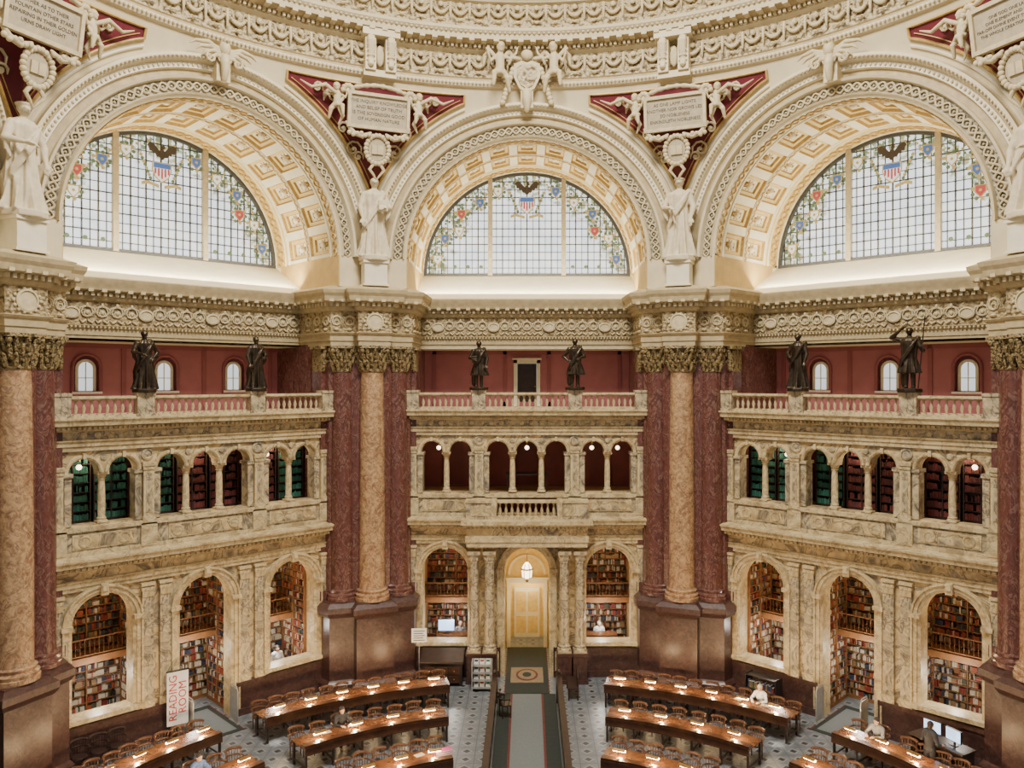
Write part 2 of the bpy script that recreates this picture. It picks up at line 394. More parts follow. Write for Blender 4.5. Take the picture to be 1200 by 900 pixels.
    e=MB()
    for t in (-1.95,1.95): e.lathe([(.2,0),(.2,.03),(.14,.05),(.13,.02),(.01,.02)],(0,0,0),18,0,X=Matrix.Translation((t,15.99,9.62))@RX90)
    for t in (-3.31,3.31,-.595,.595): e.lathe([(.1,0),(.1,.03),(.06,.04)],(0,0,0),12,0,X=Matrix.Translation((t,15.99,9.62))@RX90)
    mk(e,'roundel',['siena2'],parent=wall)
    e=MB(); e.bx(-W-.3,W+.3,16.5,20,10.72,10.88); mk(e,'gallery_deck',['cream'],parent=wall)
    e=MB(); e.bx(-W,W,16.5,20,7.15,7.35); mk(e,'gallery_deck',['alc'],parent=wall)
    if center: e=MB(); e.bx(-1.6,1.6,16.9,17.0,5.7,7.15); mk(e,'dark_shade_panel',['corr'],parent=wall)  # dark panel added as shade behind the balusters, closing off background light
    return wall
walls={}
for nm,a in BAYS: walls[nm]=build_screen(nm,a,nm=='back')
for nm,a in OUT: walls[nm]=clone(walls['left'],rz=a,name='wall_'+nm)
# ---------------------------------------------------------------- balustrades
def baluster_mesh(h=.5):
    b=MB(); k=h/.5
    b.box((0,0,.02*k),(.13,.13,.04*k)); b.box((0,0,.48*k),(.13,.13,.04*k))
    b.lathe([(.03,.04*k),(.045,.06*k),(.035,.09*k),(.065,.2*k),(.045,.3*k),(.028,.38*k),(.045,.43*k),(.05,.46*k)],(0,0,0),8)
    return b.mesh('baluster',['sienatrim'])
BAL=baluster_mesh(.5)
DSH={'back':0,'left':-.2,'right':.2}
def balustrade(nm,ang):
    c,s=cos(ang),sin(ang); D=DSH[nm]
    root=O('balustrade',None,(-15.72*s,15.72*c,10.9),rz=ang,label='marble balustrade with turned balusters on gallery edge',cat='balustrade',group='gallery balustrades')
    m=MB(); m.bx(-W,W,-.17,.17,.6,.68); m.bx(-W,W,-.13,.13,.56,.6); mk(m,'handrail',['sienatrim'],parent=root)
    m=MB(); m.bx(-W,W,-.15,.15,0,.08); mk(m,'base',['sienatrim'],parent=root)
    m=MB(); m.bx(-.27,.27,-.19,.19,0,.74); m.bx(-.3,.3,-.22,.22,.68,.78); m.bx(-.3,.3,-.22,.22,0,.1); m.bx(-.18,.18,-.2,-.18,.18,.58); pm=m.mesh('pedestal',['siena2'])
    P=[-4.65,-1.95+D,1.95+D,4.65]
    for t in P: O('pedestal',pm,(t,0,0),parent=root)
    for a,b in zip(P,P[1:]):
        for t in rep(a+.33,b-.33,.235): O('baluster',BAL,(t,0,.075),parent=root)
for nm,a in BAYS: balustrade(nm,a)
# ---------------------------------------------------------------- centre portico, balcony
root=O('trim_200',None,(0,15.45,6.5),label='projecting marble balcony with balusters over the doorway',cat='balcony',kind='structure')
m=MB(); m.bx(-2.4,2.4,-.5,.5,-1.05,-.85); m.bx(-2.45,2.45,-.54,.5,-.85,-.6); m.bx(-2.4,2.4,-.48,.5,-.6,-.3,1); m.bx(-2.6,2.6,-.75,.5,-.14,0); m.bx(-2.5,2.5,-.65,.5,-.24,-.14)
for t in rep(-2.45,2.45,.16): m.box((t,-.55,-.28),(.08,.1,.08))
mk(m,'entablature',['sienatrim','siena'],parent=root)
m=MB(); m.bx(-1.25,1.25,-.16,.1,0,.1); m.bx(-1.3,1.3,-.18,.12,.66,.76)
for s in(-1,1):
    m.bx(s*1.85-.6,s*1.85+.6,-.14,.45,0,.66,1); m.bx(s*1.85-.62,s*1.85+.62,-.18,.45,.66,.76); m.bx(s*1.85-.42,s*1.85+.42,-.16,-.13,.14,.54,0); m.bx(s*1.32-.1,s*1.32+.1,-.2,.2,0,.8)
mk(m,'parapet',['sienatrim','siena2'],parent=root)
BAL2=baluster_mesh(.56)
for t in rep(-1.2,1.2,.24): O('baluster',BAL2,(t,-.03,.1),parent=root)
m=MB(); m.lathe([(.26,0),(.26,.1),(.22,.14),(.25,.2),(.2,.27),(.205,1.5),(.175,3.5),(.2,3.53),(.18,3.6),(.25,3.85)],(0,0,0),20); m.box((0,0,3.93),(.52,.52,.14)); m.box((0,0,-.0),(.54,.54,.1))
for k in range(8):
    a=k*pi/4; m.ell((.2*cos(a),.2*sin(a),3.72),(.05,.05,.12),6)
cm=m.mesh('portico_column',['siena2'])
m=MB(); m.box((0,0,.6),(.56,.56,1.1)); m.box((0,0,.08),(.64,.64,.16)); m.box((0,0,1.16),(.64,.64,.1)); pmm=m.mesh('column_pedestal',['dark'])
for t in (-2.12,-1.5,1.5,2.12):
    c_=O('marble_column',None,(t,15.28,0),label='round veined marble portico column on dark pedestal',cat='column',group='doorway columns')
    O('shaft',cm,(0,0,1.26),parent=c_); O('pedestal',pmm,(0,0,0),parent=c_)
# ---------------------------------------------------------------- piers
core=[(-3.3,20.1),(-2.35,17.55),(-1.62,16.3),(-.55,16.0),(.55,16.0),(1.62,16.3),(2.35,17.55),(3.3,20.1)]
ent=[(-3.3,20.1),(-2.35,17.6),(-1.6,15.9),(-.62,15.82),(-.62,15.4),(.62,15.4),(.62,15.82),(1.6,15.9),(2.35,17.6),(3.3,20.1)]
def offs(poly,d):
    n=len(poly); out=[]
    for i in range(n):
        p0=Vector(poly[i-1]); p=Vector(poly[i]); p1=Vector(poly[(i+1)%n])
        if i in(0,n-1): 
            out.append((p.x+(d if p.x>0 else -d),p.y)); continue
        a=(p-p0).normalized(); b=(p1-p).normalized()
        na=Vector((a.y,-a.x)); nb=Vector((b.y,-b.x)); 
        k=(na+nb); k=k/ max(.3,(k.length_squared/2)) if k.length>1e-6 else na
        out.append((p.x+k.x*d,p.y+k.y*d))
    return out
t_=offs(ent,.2)
if t_[4][1]>ent[4][1]:
    _o=offs
    def offs(poly,d): 
        q=_o(poly,-d); q[0]=(poly[0][0]-d,poly[0][1]); q[-1]=(poly[-1][0]+d,poly[-1][1]); return q
def polysweep(mb,poly,prof,mi=0,mf=None):
    rows=[[(p[0],p[1],z) for p in offs(poly,d)] for d,z in prof]
    mb.grid(rows,mi,mf=mf)
    for r in (rows[0],rows[-1]):
        tr=tessellate_polygon([[Vector((p[0],p[1],0)) for p in r]]); mb.add(r,[tuple(x) for x in tr],mi)
coreM=MB(); coreM.prism(core,0,13.5)
coreme=coreM.mesh('pier_core',['redm'],8)
m=MB(); polysweep(m,ent,[(.24,0),(.24,.35),(.16,.45),(.10,.5),(.10,2.9),(.16,2.95),(.24,3.1),(.24,3.3),(.08,3.45),(.06,3.5)]); plime=m.mesh('pier_plinth',['dark'],8)
m=MB(); 
prof=[(-.05,13.4),(.0,13.42),(.0,13.6),(.04,13.61),(.04,13.82),(.1,13.86),(.14,13.92),(.02,13.95),(.02,14.75),(.1,14.8),(.14,14.9),(.14,15.05),(.42,15.12),(.45,15.3),(.52,15.42),(.55,15.55),(.1,15.72),(-.3,15.72)]
polysweep(m,ent,prof,mf=lambda i,j:(1 if i==7 else 0))
def along(mb,p,q,sp,z,size,mi=0):
    p=Vector(p);q=Vector(q);L=(q-p).length; n=max(1,int(L/sp)); a=atan2(q.y-p.y,q.x-p.x)
    for i in range(n):
        c=p+(q-p)*((i+.5)/n); mb.box((c.x,c.y,z),size,mi,rz=a)
po=offs(ent,.2)
for i in range(1,len(po)-2): along(m,po[i],po[i+1],.2,15.0,(.11,.14,.13),2)
po=offs(ent,.36)
for i in range(1,len(po)-2): along(m,po[i],po[i+1],.42,15.14,(.16,.2,.1),2)
po=offs(ent,.04)
def scroll(mb,c,ux,uy,r,s,mi,rt=.035):
    mb.tube([(c[0]+ux*s*r*q/10*cos(q*.8),c[1]+uy*s*r*q/10*cos(q*.8),c[2]+r*q/10*sin(q*.8)) for q in range(2,13)],[rt*.6]+[rt]*9+[rt*.5],5,mi)
for i in range(1,len(po)-2):
    p=Vector(po[i]);q=Vector(po[i+1]);L=(q-p).length
    if L<.6: continue
    d=(q-p)/L; n=max(1,int(L/.48))
    for k in range(n):
        c=p+d*L*((k+.5)/n)
        if i==4: continue
        for s in(-1,1): scroll(m,(c.x,c.y,14.35),d.x,d.y,.22,s,2,.028)
        m.ell((c.x,c.y,14.05),(.1,.1,.05),6,2)
m.lathe([(.34,0),(.34,.05),(.28,.07),(.27,.03),(.01,.03)],(0,0,0),20,2,X=Matrix.Translation((0,15.38,14.35))@RX90)
for k in range(14):
    a=2*pi*k/14; m.ell((.4*cos(a),15.36,14.35+.34*sin(a)),(.05,.04,.05),6,2)
entme=m.mesh('pier_entablature',['tan','reliefy','tanl'],10)
att=[(-3.15,20.1),(-1.35,15.67),(0,16.2),(1.35,15.67),(3.15,20.1)]
m=MB(); m.prism(att,15.72,16.9)
attme=m.mesh('pier_attic',['attic'],8)
def colmesh(r,mats,nm):
    m=MB(); m.lathe([(r*1.38,3.5),(r*1.38,3.62),(r*1.3,3.64),(r*1.34,3.74),(r*1.15,3.8),(r*1.22,3.9),(r*1.05,3.95),(r*1.02,4.1),(r*1.02,7),(r*.97,10),(r*.9,12.42)],(0,0,0),28)
    return m.mesh(nm,mats,40)
ycol=colmesh(.49,['yelm'],'yellow_shaft'); rcol=colmesh(.45,['redm'],'red_shaft')
def capital(r):
    m=MB(); m.lathe([(r*1.05,0),(r*1.1,.05),(r*.95,.1),(r*.95,.5),(r*1.1,.85),(r*1.25,.9)],(0,0,0),20)
    for row,(z,h,o) in enumerate(((.08,.36,0),(.3,.40,.5),(.55,.33,0))):
        for k in range(12):
            a=(k+o)*2*pi/12; X=Matrix.Rotation(a,4,'Z')
            rr=r*(1.0+.05*row)
            m.tube([(rr,0,z),(rr+.06,0,z+h*.5),(rr+.1,0,z+h*.85),(rr+.2,0,z+h),(rr+.2,0,z+h-.08)],[.08,.09,.075,.045,.03],5,X=X)
    for k in range(4):
        a=pi/4+k*pi/2; X=Matrix.Rotation(a,4,'Z'); m.ell((r*1.45,0,.84),(.13,.09,.13),8,X=X)
    m.box((0,0,.97),(r*2.6,r*2.6,.1)); return m.mesh('capital',['capb'],50)
cap1=capital(.45); cap2=capital(.41)
m=MB(); m.bx(-.3,.3,-.25,.4,3.5,12.42); m.bx(-.36,.36,-.33,.4,3.5,3.85); pilme=m.mesh('red_pilaster',['redm'])
m=MB(); m.bx(-.3,.3,-.25,.4,12.42,13.4)
for x in(-.2,0,.2):
    for z,h in((12.5,.35),(12.85,.4)): m.tube([(x,-.27,z),(x,-.32,z+h*.6),(x,-.42,z+h),(x,-.42,z+h-.08)],[.1,.1,.06,.03],5)
m.bx(-.42,.42,-.42,.4,13.3,13.42); pcapme=m.mesh('pilaster_capital',['capb'],50)
PIERS=[A22,-A22,3*A22,-3*A22]
for k,phi in enumerate(PIERS):
    rt=O('trim_%d'%(100+k),coreme,(0,0,0),rz=phi,label='clustered pier of dark red and golden marble columns',cat='pier',kind='structure')
    O('plinth',plime,parent=rt); O('entablature',entme,parent=rt); O('attic',attme,parent=rt)
    O('column_shaft',ycol,(0,15.92,0),parent=rt,label='golden orange marble column shaft'); O('capital',cap1,(0,15.92,12.4),parent=rt)
    for s in(-1,1):
        O('column_shaft',rcol,(s*1.08,16.36,0),parent=rt,label='dark red marble column shaft'); O('capital',cap2,(s*1.08,16.36,12.4),parent=rt)
        O('pilaster',pilme,(s*1.72,16.75,0),rz=-s*rad(22.5),parent=rt); O('pilaster_capital',pcapme,(s*1.72,16.75,0),rz=-s*rad(22.5),parent=rt)
# ---------------------------------------------------------------- bay entablature
m=MB()
fp=[(18.0,13.42),(17.62,13.42),(17.62,13.6),(17.58,13.61),(17.58,13.82),(17.5,13.88),(17.46,13.93),(17.6,13.96),(17.6,14.75),(17.5,14.8),(17.46,14.9),(17.46,15.05),(17.2,15.12),(17.17,15.26),(17.1,15.38),(17.08,15.5),(17.5,15.58),(18.0,15.58)]
straight(m,fp,-5.4,5.4,mf=lambda i,j:1 if i==7 else 0)
for t in rep(-5.2,5.2,.19): m.box((t,17.42,14.99),(.11,.14,.12),2)
for t in rep(-5.2,5.2,.42): m.box((t,17.26,15.1),(.16,.22,.1),2)
for t in rep(-5.2,5.2,.13): m.ell((t,17.5,13.88),(.04,.04,.05),5,2)
for k,t in enumerate(rep(-5.0,5.0,.48)):
    if k%5==2:
        m.lathe([(.2,0),(.2,.06),(.155,.08),(.145,.04),(.01,.04)],(0,0,0),16,2,X=Matrix.Translation((t,17.58,14.35))@RX90@Matrix.Diagonal((1.3,1,1,1)))
    else:
        for s in(-1,1):
            scroll(m,(t,17.56,14.37),1,0,.23,s,2,.027)
            m.tube([(t+s*.05,17.56,14.1),(t+s*.15,17.54,14.03),(t+s*.22,17.56,14.12)],[.04,.035,.015],5,2)
        m.ell((t,17.55,14.37),(.06,.05,.08),8,2); m.ell((t,17.55,14.62),(.05,.04,.08),6,2)
structs(m,['tan','reliefy','tanl'],'ornate gallery entablature with scrolled frieze and dentils',bays=BAYS+OUT)
m=MB(); m.add([(-5.4,17.5,15.58),(5.4,17.5,15.58),(5.2,20.0,16.9),(-5.2,20.0,16.9),(-5.2,20,15.5),(5.2,20,15.5)],[(0,1,2,3),(3,2,5,4)])
structs(m,['warm'],'bright cream sloping window sill above cornice',bays=BAYS+OUT)
m=MB(); m.bx(-5.6,5.6,17.62,20.0,13.42,13.5); structs(m,['cream'],'cream gallery soffit',bays=BAYS)
def redwall(nm,ang,center):
    m=MB()
    if center:
        outer=[(-5.6,10.88),(-.45,10.88),(-.45,12.85),(.45,12.85),(.45,10.88),(5.6,10.88),(5.6,13.45),(-5.6,13.45)]; m.plate(outer,[],19.6,19.8)
    else:
        m.plate([(-5.9,10.88),(5.9,10.88),(5.9,13.45),(-5.9,13.45)],[arch_hole([t],.42,11.65,12.55,10) for t in(-2.75,0,2.75)],19.6,19.8)
    for t in ((-4.2,-2.3,2.3,4.2,-1.0,1.0) if center else (-4.3,-1.5,1.5,4.3)): m.bx(t-.08,t+.08,19.55,19.62,10.9,13.4,1)
    m.bx(-5.6,5.6,19.55,19.62,10.88,11.1,1); m.bx(-5.6,5.6,19.55,19.62,13.25,13.42,1)
    return mk(m,'wall_'+nm,['redwall','redwall2'],rz=ang,label='dusty rose-red painted gallery wall with panels',cat='wall',kind='structure')
for nm,a in BAYS: redwall(nm,a,nm=='back')
WN=[0]
def win():
    WN[0]+=1; return 'window_%d'%WN[0]
m=MB(); arch_band(m,0,.42,0,.9,[(0,.15),(0,-.06),(.05,-.08),(.1,-.06),(.1,.02)],10); m.bx(-.52,.52,-.1,.15,-.1,0); m.bx(-.42,.42,.2,.22,0,1.35,2)
arch_band(m,0,.24,.05,.85,[(0,.2),(0,.1),(.1,.1),(.1,.2)],10,1)
nwf=m.mesh('niche_window',['redwall2','creamw','redwall2'])
m=MB(); m.plate(arch_hole([0],.24,.05,.85,10),[],.14,.17); nwg=m.mesh('pane',['nwin'])
m=MB(); m.bx(-.015,.015,.1,.14,.05,1.08); m.bx(-.24,.24,.1,.14,.5,.53); m.bx(-.5,.5,-.1,.14,-.06,.02); nwb=m.mesh('glazing_bar',['creamw'])
for nm,a in BAYS[1:]:
    for t in(-2.75,0,2.75):
        o=O(win(),nwf,(t*cos(a)-19.6*sin(a),19.6*cos(a)+t*sin(a),11.65),rz=a,kind='structure',label='small white arched window in red gallery wall',cat='window')
        O('pane',nwg,parent=o); O('glazing_bar',nwb,parent=o)
m=MB(); m.bx(-.6,-.45,19.5,19.7,10.9,13.0); m.bx(.45,.6,19.5,19.7,10.9,13.0); m.bx(-.6,.6,19.5,19.7,12.85,13.0); m.bx(-.66,.66,19.45,19.7,13.0,13.08)
d=mk(m,'door_1',['creamw'],kind='structure',label='gallery doorway with white frame and dark door',cat='door')
m=MB(); m.bx(-.43,.43,19.66,19.72,10.9,12.83); m.bx(-.3,-.05,19.63,19.66,11.1,11.8); m.bx(.05,.3,19.63,19.66,11.1,11.8); m.bx(-.3,-.05,19.63,19.66,12.0,12.6); m.bx(.05,.3,19.63,19.66,12.0,12.6); mk(m,'door_leaf',['woodd'],parent=d)
m=MB(); m.ell((.36,19.6,11.8),(.03,.03,.03),6); mk(m,'door_knob',['brass'],parent=d)
# ---------------------------------------------------------------- windows (lunettes)
RW=4.72
m=MB(); n=48
m.add([(0,20.05,ZC)]+[(RW*cos(pi*i/n),20.05,ZC+RW*sin(pi*i/n)) for i in range(n+1)],[(0,i+1,i+2) for i in range(n)])
gm=m.mesh('glass_panel',['glass'])
m=MB()
arch_band(m,0,RW-.12,ZC,ZC,[(0,20.04),(0,19.9),(.12,19.9)],48,0,jamb=False); m.bx(-RW,RW,19.88,20.04,ZC-.05,ZC+.1)
fm=m.mesh('window_frame',['lead'])
m=MB()
for t in(-1.68,1.68): m.bx(t-.10,t+.10,19.82,20.04,ZC,ZC+sqrt(RW**2-t*t))
mm=m.mesh('mullion',['mull'])
m=MB()
t=-4.48; k=0
while t<4.6:
    if abs(abs(t)-1.68)>.09: 
        w=.013 if k%2 else .024
        m.bx(t-w,t+w,19.98,20.03,ZC,ZC+sqrt(max(0,RW**2-t*t)))
    t+=.28; k+=1
z=.36; k=1
while z<4.6:
    h=sqrt(RW**2-z*z); w=.013 if k%2 else .020
    m.bx(-h,h,19.98,20.03,ZC+z-w,ZC+z+w); z+=.36; k+=1
lm=m.mesh('lead_lattice',['lead'])
m=MB()
def disc(mb,cx,cz,r,y,mi,n=14,sx=1): mb.add([(cx+r*sx*cos(2*pi*i/n),y,cz+r*sin(2*pi*i/n)) for i in range(n)],[tuple(range(n))],mi)
for s in(-1,1):
    for j,(rr,aa) in enumerate(((4.15,10),(4.1,24),(3.7,33),(4.1,43),(3.95,57),(4.05,71))):
        cx=s*rr*cos(rad(aa)); cz=ZC+rr*sin(rad(aa))
        for q in range(9):
            a=2*pi*q/9; disc(m,cx+.29*cos(a),cz+.29*sin(a),.075,19.94,(5,3,5)[q%3],7)
        sh=[(-.21,.22),(.21,.22),(.22,-.02),(0,-.27),(-.22,-.02)]
        m.add([(cx+a,19.9,cz+b) for a,b in sh],[(0,1,2,3,4)],3)
        sh=[(-.16,.175),(.16,.175),(.16,-.02),(0,-.21),(-.16,-.02)]
        m.add([(cx+a,19.88,cz+b) for a,b in sh],[(0,1,2,3,4)],(2,1,2,0,1)[(j+(s>0))%5])
        disc(m,cx,cz+.02,.06,19.87,3,8)
        for q in range(6):
            a=rad(aa)+.02+.035*q; disc(m,s*(rr+.32-.1*(q%2))*cos(a+.06),ZC+(rr+.32-.1*(q%2))*sin(a+.06),.06,19.95,(5,3,5)[q%3],6)
cz=ZC+3.3
sh=[(-.36,.32),(.36,.32),(.38,.0),(.25,-.3),(0,-.5),(-.25,-.3),(-.38,0)]
m.add([(a*1.0,19.93,cz+b*1.0) for a,b in sh],[tuple(range(7))],3)
m.add([(a*.88,19.92,cz+b*.88) for a,b in sh],[tuple(range(7))],2)
for i in range(5):
    x=-.25+i*.125; m.add([(x-.034,19.9,cz+.07),(x+.034,19.9,cz+.07),(x+.034,19.9,cz-.33+abs(x)*.7),(x-.034,19.9,cz-.33+abs(x)*.7)],[(0,1,2,3)],0)
m.add([(-.31,19.9,cz+.27),(.31,19.9,cz+.27),(.32,19.9,cz+.08),(-.32,19.9,cz+.08)],[(0,1,2,3)],1)
ez=cz+.62
m.add([(0.12*cos(q),19.9,ez+.22*sin(q)) for q in [2*pi*i/12 for i in range(12)]],[tuple(range(12))],4)
disc(m,.05,ez+.27,.08,19.89,4,10); m.add([(.11,19.88,ez+.30),(.2,19.88,ez+.25),(.11,19.88,ez+.23)],[(0,1,2)],3)
for s in(-1,1):
    w=[(.08,.10),(.28,.34),(.46,.40),(.56,.28),(.5,.2),(.47,.06),(.38,.08),(.34,-.04),(.26,.0),(.2,-.12),(.1,-.12)]
    m.add([(s*a,19.9,ez+b) for a,b in w],[tuple(range(len(w)))],4)
    for q in range(8): disc(m,s*(.42+.05*q),cz-.35+.12*q,.07,19.93,(5,3)[q%2],7)
for s in(-1,1):
    m.add([(s*.1,19.94,cz-.56),(s*.55,19.94,cz-.45),(s*.75,19.94,cz-.53),(s*.75,19.94,cz-.65),(s*.5,19.94,cz-.58),(s*.1,19.94,cz-.69)],[tuple(range(6))],3)
for x in rep(-4.2,4.2,.6):
    if abs(x)>1.9: disc(m,x,ZC+.4,.09,19.94,(5,3,5)[int(abs(x)*3)%3],8)
me_=m.mesh('emblem',['gred','gblue','gwhite','ggold','gbrown','ggreen'],recalc=False)
for nm,a in BAYS+OUT:
    o=O(win(),gm,rz=a,kind='structure',label='semicircular stained-glass window with eagle, shield and state seals',cat='window')
    O('window_frame',fm,parent=o); O('mullion',mm,parent=o); O('lead_lattice',lm,parent=o); O('emblem',me_,parent=o)
# ---------------------------------------------------------------- barrel soffit with coffers
m=MB(); RA=4.78; NB=13
def P(R,b,th): return (R*cos(th),b,ZC+R*sin(th))
bands=[15.0,15.5,15.72,17.05,17.38,18.71,18.95,20.06]
for i in range(len(bands)-1):
    b0,b1=bands[i],bands[i+1]
    if i not in(2,4):
        m.grid([[P(RA,b,pi*j/68) for j in range(69)] for b in(b0,b1)],1 if i==6 else 0)
    else:
        for j in range(NB):
            a0,a1=pi*j/NB,pi*(j+1)/NB; g=.035
            def q(R,bb0,bb1,aa0,aa1,mi,K=3):
                m.grid([[P(R,bb,aa0+(aa1-aa0)*k/K) for k in range(K+1)] for bb in(bb0,bb1)],mi)
            q(RA,b0,b1,a0,a0+g,0,1); q(RA,b0,b1,a1-g,a1,0,1)
            a0+=g;a1-=g
            def rect(dR,db,da): return [P(RA+dR,b0+db,a0+da),P(RA+dR,b0+db,a1-da),P(RA+dR,b1-db,a1-da),P(RA+dR,b1-db,a0+da)]
            rs=[rect(0,0,0),rect(.10,.05,.010),rect(.11,.17,.034),rect(.20,.20,.040),rect(.21,.34,.064),rect(.28,.36,.068)]
            for u,v,mi in zip(rs,rs[1:],(3,1,3,0,3)):
                m.add(u+v,[(k,(k+1)%4,4+(k+1)%4,4+k) for k in range(4)],mi)
            m.add(rs[-1],[(0,1,2,3)],1)
            th=(a0+a1)/2; m.ell(P(RA+.2,(b0+b1)/2,th),(.15,.15,.15),7,0)
            for u in range(6): m.ell((P(RA+.24,(b0+b1)/2+.2*cos(u*pi/3),th+.04*sin(u*pi/3))),(.06,.06,.06),5,3)
for s in(-1,1): m.add([(s*RA,15.0,15.7),(s*RA,20.06,15.7),(s*RA,20.06,ZC),(s*RA,15.0,ZC)],[(0,1,2,3)],0)
def guil(mb,R,b,amp,nw,r,mi,N=240,axis='b'):
    for ph in(0,pi):
        pts=[]
        for i in range(N+1):
            th=pi*i/N; d=amp*sin(nw*th+ph)
            pts.append(P(R+(0 if axis=='b' else d),b+(d if axis=='b' else 0),th))
        mb.tube(pts,r,5,mi,round_=False)
guil(m,RA-.02,19.5,.2,44,.05,3)
guil(m,RA-.02,15.25,.13,50,.035,3)
guil(m,RA-.02,17.215,.08,60,.022,3)
for bb in(19.1,19.92,15.55,17.10,17.33,18.80): m.tube([P(RA-.01,bb,pi*i/60) for i in range(61)],.035,5,0,round_=False)
structs(m,['warm','golds','golds','gold'],'coffered barrel vault with cream and gold panels',bays=BAYS+OUT,names='ceiling')
m=MB()
ap=[(4.78,15.3),(4.78,15.0),(4.86,14.94),(4.9,14.84),(4.95,15.0),(5.32,15.0),(5.36,14.82),(5.44,14.78),(5.47,14.96),(5.66,14.96),(5.69,14.82),(5.88,14.82),(5.92,14.66),(6.02,14.56),(6.12,14.58),(6.16,14.85),(6.22,15.0)]
m.grid([[P(R,b,pi*i/72) for i in range(73)] for R,b in ap],0,mf=lambda i,j:1 if i==4 else (4 if i in(8,14) else (2 if i in(10,) else 0)))
guil(m,5.135,14.95,.12,56,.034,3,300,'R')
for i in range(56): m.ell(P(5.135,14.96,pi*(i+.5)/56),(.035,.03,.035),5,3)
for i in range(110):
    th=pi*(i+.5)/110; m.ell(P(5.785,14.80,th),(.045,.03,.055),6,3)
for i in range(130):
    th=pi*(i+.5)/130; m.ell(P(5.99,14.56,th),(.045,.05,.045),5,3)
for s in(-1,1): 
    straight(m,[(15.3,15.7),(14.95,15.7),(14.95,ZC),(15.3,ZC)],s*5.5-.72,s*5.5+.72)
structs(m,['cream','reliefg','creamw','tanl','tan'],'concentric cream arch mouldings with guilloche band',bays=BAYS+OUT,sharp=22)
# ---------------------------------------------------------------- pendentive walls
ZR=23.7; RR=14.8
def surf(t,z):
    z1=ZC+sqrt(max(0,6.2**2-t*t)); v=(z-z1)/(ZR-z1); phi=atan2(t,15); r1=15/cos(phi); r=r1+(RR-r1)*(v**1.15 if v>0 else 0)
    return r,phi
m=MB(); rows=[]
T=[-6.2+12.4*i/60 for i in range(61)]
for k in range(9):
    row=[]
    for t in T:
        z1=ZC+sqrt(max(0,6.2**2-t*t)); z=z1+(ZR-z1)*k/8; r,ph=surf(t,z); row.append((r*sin(ph),r*cos(ph),z))
    rows.append(row)
m.grid(rows,0)
structs(m,['cream'],'cream curved pendentive surface over the arch',bays=BAYS+OUT)
def spt(phi,z,off=.04):
    f=A22-abs(phi); t=15*tan(f); r,_=surf(t,z); r-=off; return (r*sin(phi),r*cos(phi),z)
def zl(phi,RO=6.62):
    t=15*tan(A22-abs(phi)); return ZC+sqrt(max(0,RO**2-t*t))
m=MB(); PH=[rad(-13.0+26.0*i/40) for i in range(41)]; rows=[]
for k in range(9): rows.append([spt(p,min(zl(p),23.28)+(23.3-min(zl(p),23.28))*k/8) for p in PH])
m.grid(rows,0)
bd=[spt(p,zl(p),.07) for p in PH]+[spt(p,23.3,.07) for p in reversed(PH)]
m.tube(bd,.05,6,1,closed=True)
bd=[spt(p,zl(p,6.42),.05) for p in PH]; m.tube(bd,.05,6,2)
bd=[spt(p,zl(p,6.78),.06) for p in PH if zl(p,6.78)<23.1]; m.tube(bd,.018,5,1)
for s in(-1,1):
    for (p0,z0,r0) in((3.0,21.0,.34),(6.2,22.75,.30),(8.6,22.95,.2),(4.6,21.7,.25),(2.2,20.75,.2)):
        pts=[]
        for q in range(2,15):
            rr=r0*q/14; pts.append(spt(rad(s*(p0+degrees(rr*cos(q*.7)/15.3))),z0+rr*sin(q*.7),.1))
        m.tube(pts,[.025]+[.045]*11+[.02],5,3)
        m.ell(spt(rad(s*p0),z0,.1),(.07,.05,.07),6,3)
spme=m.mesh('spandrel',['spand','gold','creamw','tanl'])
for phi in PIERS: O(trim(),spme,rz=phi,kind='structure',label='dark red triangular spandrel panel with gilt border',cat='trim')
# ---------------------------------------------------------------- ring entablature
m=MB(); NA=150; A0,A1=-rad(115),rad(115)
rp=[(14.95,23.55),(14.72,23.6),(14.66,23.7),(14.7,23.8),(14.86,23.84),(14.86,23.95),(14.8,23.98),(14.8,24.9),(14.7,24.95),(14.62,25.0),(14.6,25.15),(14.15,25.25),(14.1,25.42),(13.98,25.52),(13.95,25.62),(14.5,25.7),(14.5,25.85),(14.62,25.9),(14.66,26.8),(14.5,26.85),(14.4,27.0),(14.0,27.1),(13.9,27.4),(14.2,27.5),(14.3,29),(15,29)]
m.grid([[(r*sin(A0+(A1-A0)*i/NA),r*cos(A0+(A1-A0)*i/NA),z) for i in range(NA+1)] for r,z in rp],0,mf=lambda i,j:(1 if i in(6,17) else (3 if i in(3,4,9,10,16) else 0)))
def rg(r,a,z): return (r*sin(a),r*cos(a),z)
for i in range(330):
    a=A0+(A1-A0)*(i+.5)/330; m.box(rg(14.54,a,25.1),(.1,.16,.13),2,rz=-a)
for i in range(120):
    a=A0+(A1-A0)*(i+.5)/120; m.box(rg(14.3,a,25.22),(.2,.38,.12),2,rz=-a)
for i in range(400):
    a=A0+(A1-A0)*(i+.5)/400; m.ell(rg(14.64,a,23.7),(.04,.04,.055),5,2)
for i in range(300):
    a=A0+(A1-A0)*(i+.5)/300; m.ell(rg(14.06,a,25.46),(.06,.06,.05),5,2)
NS=78
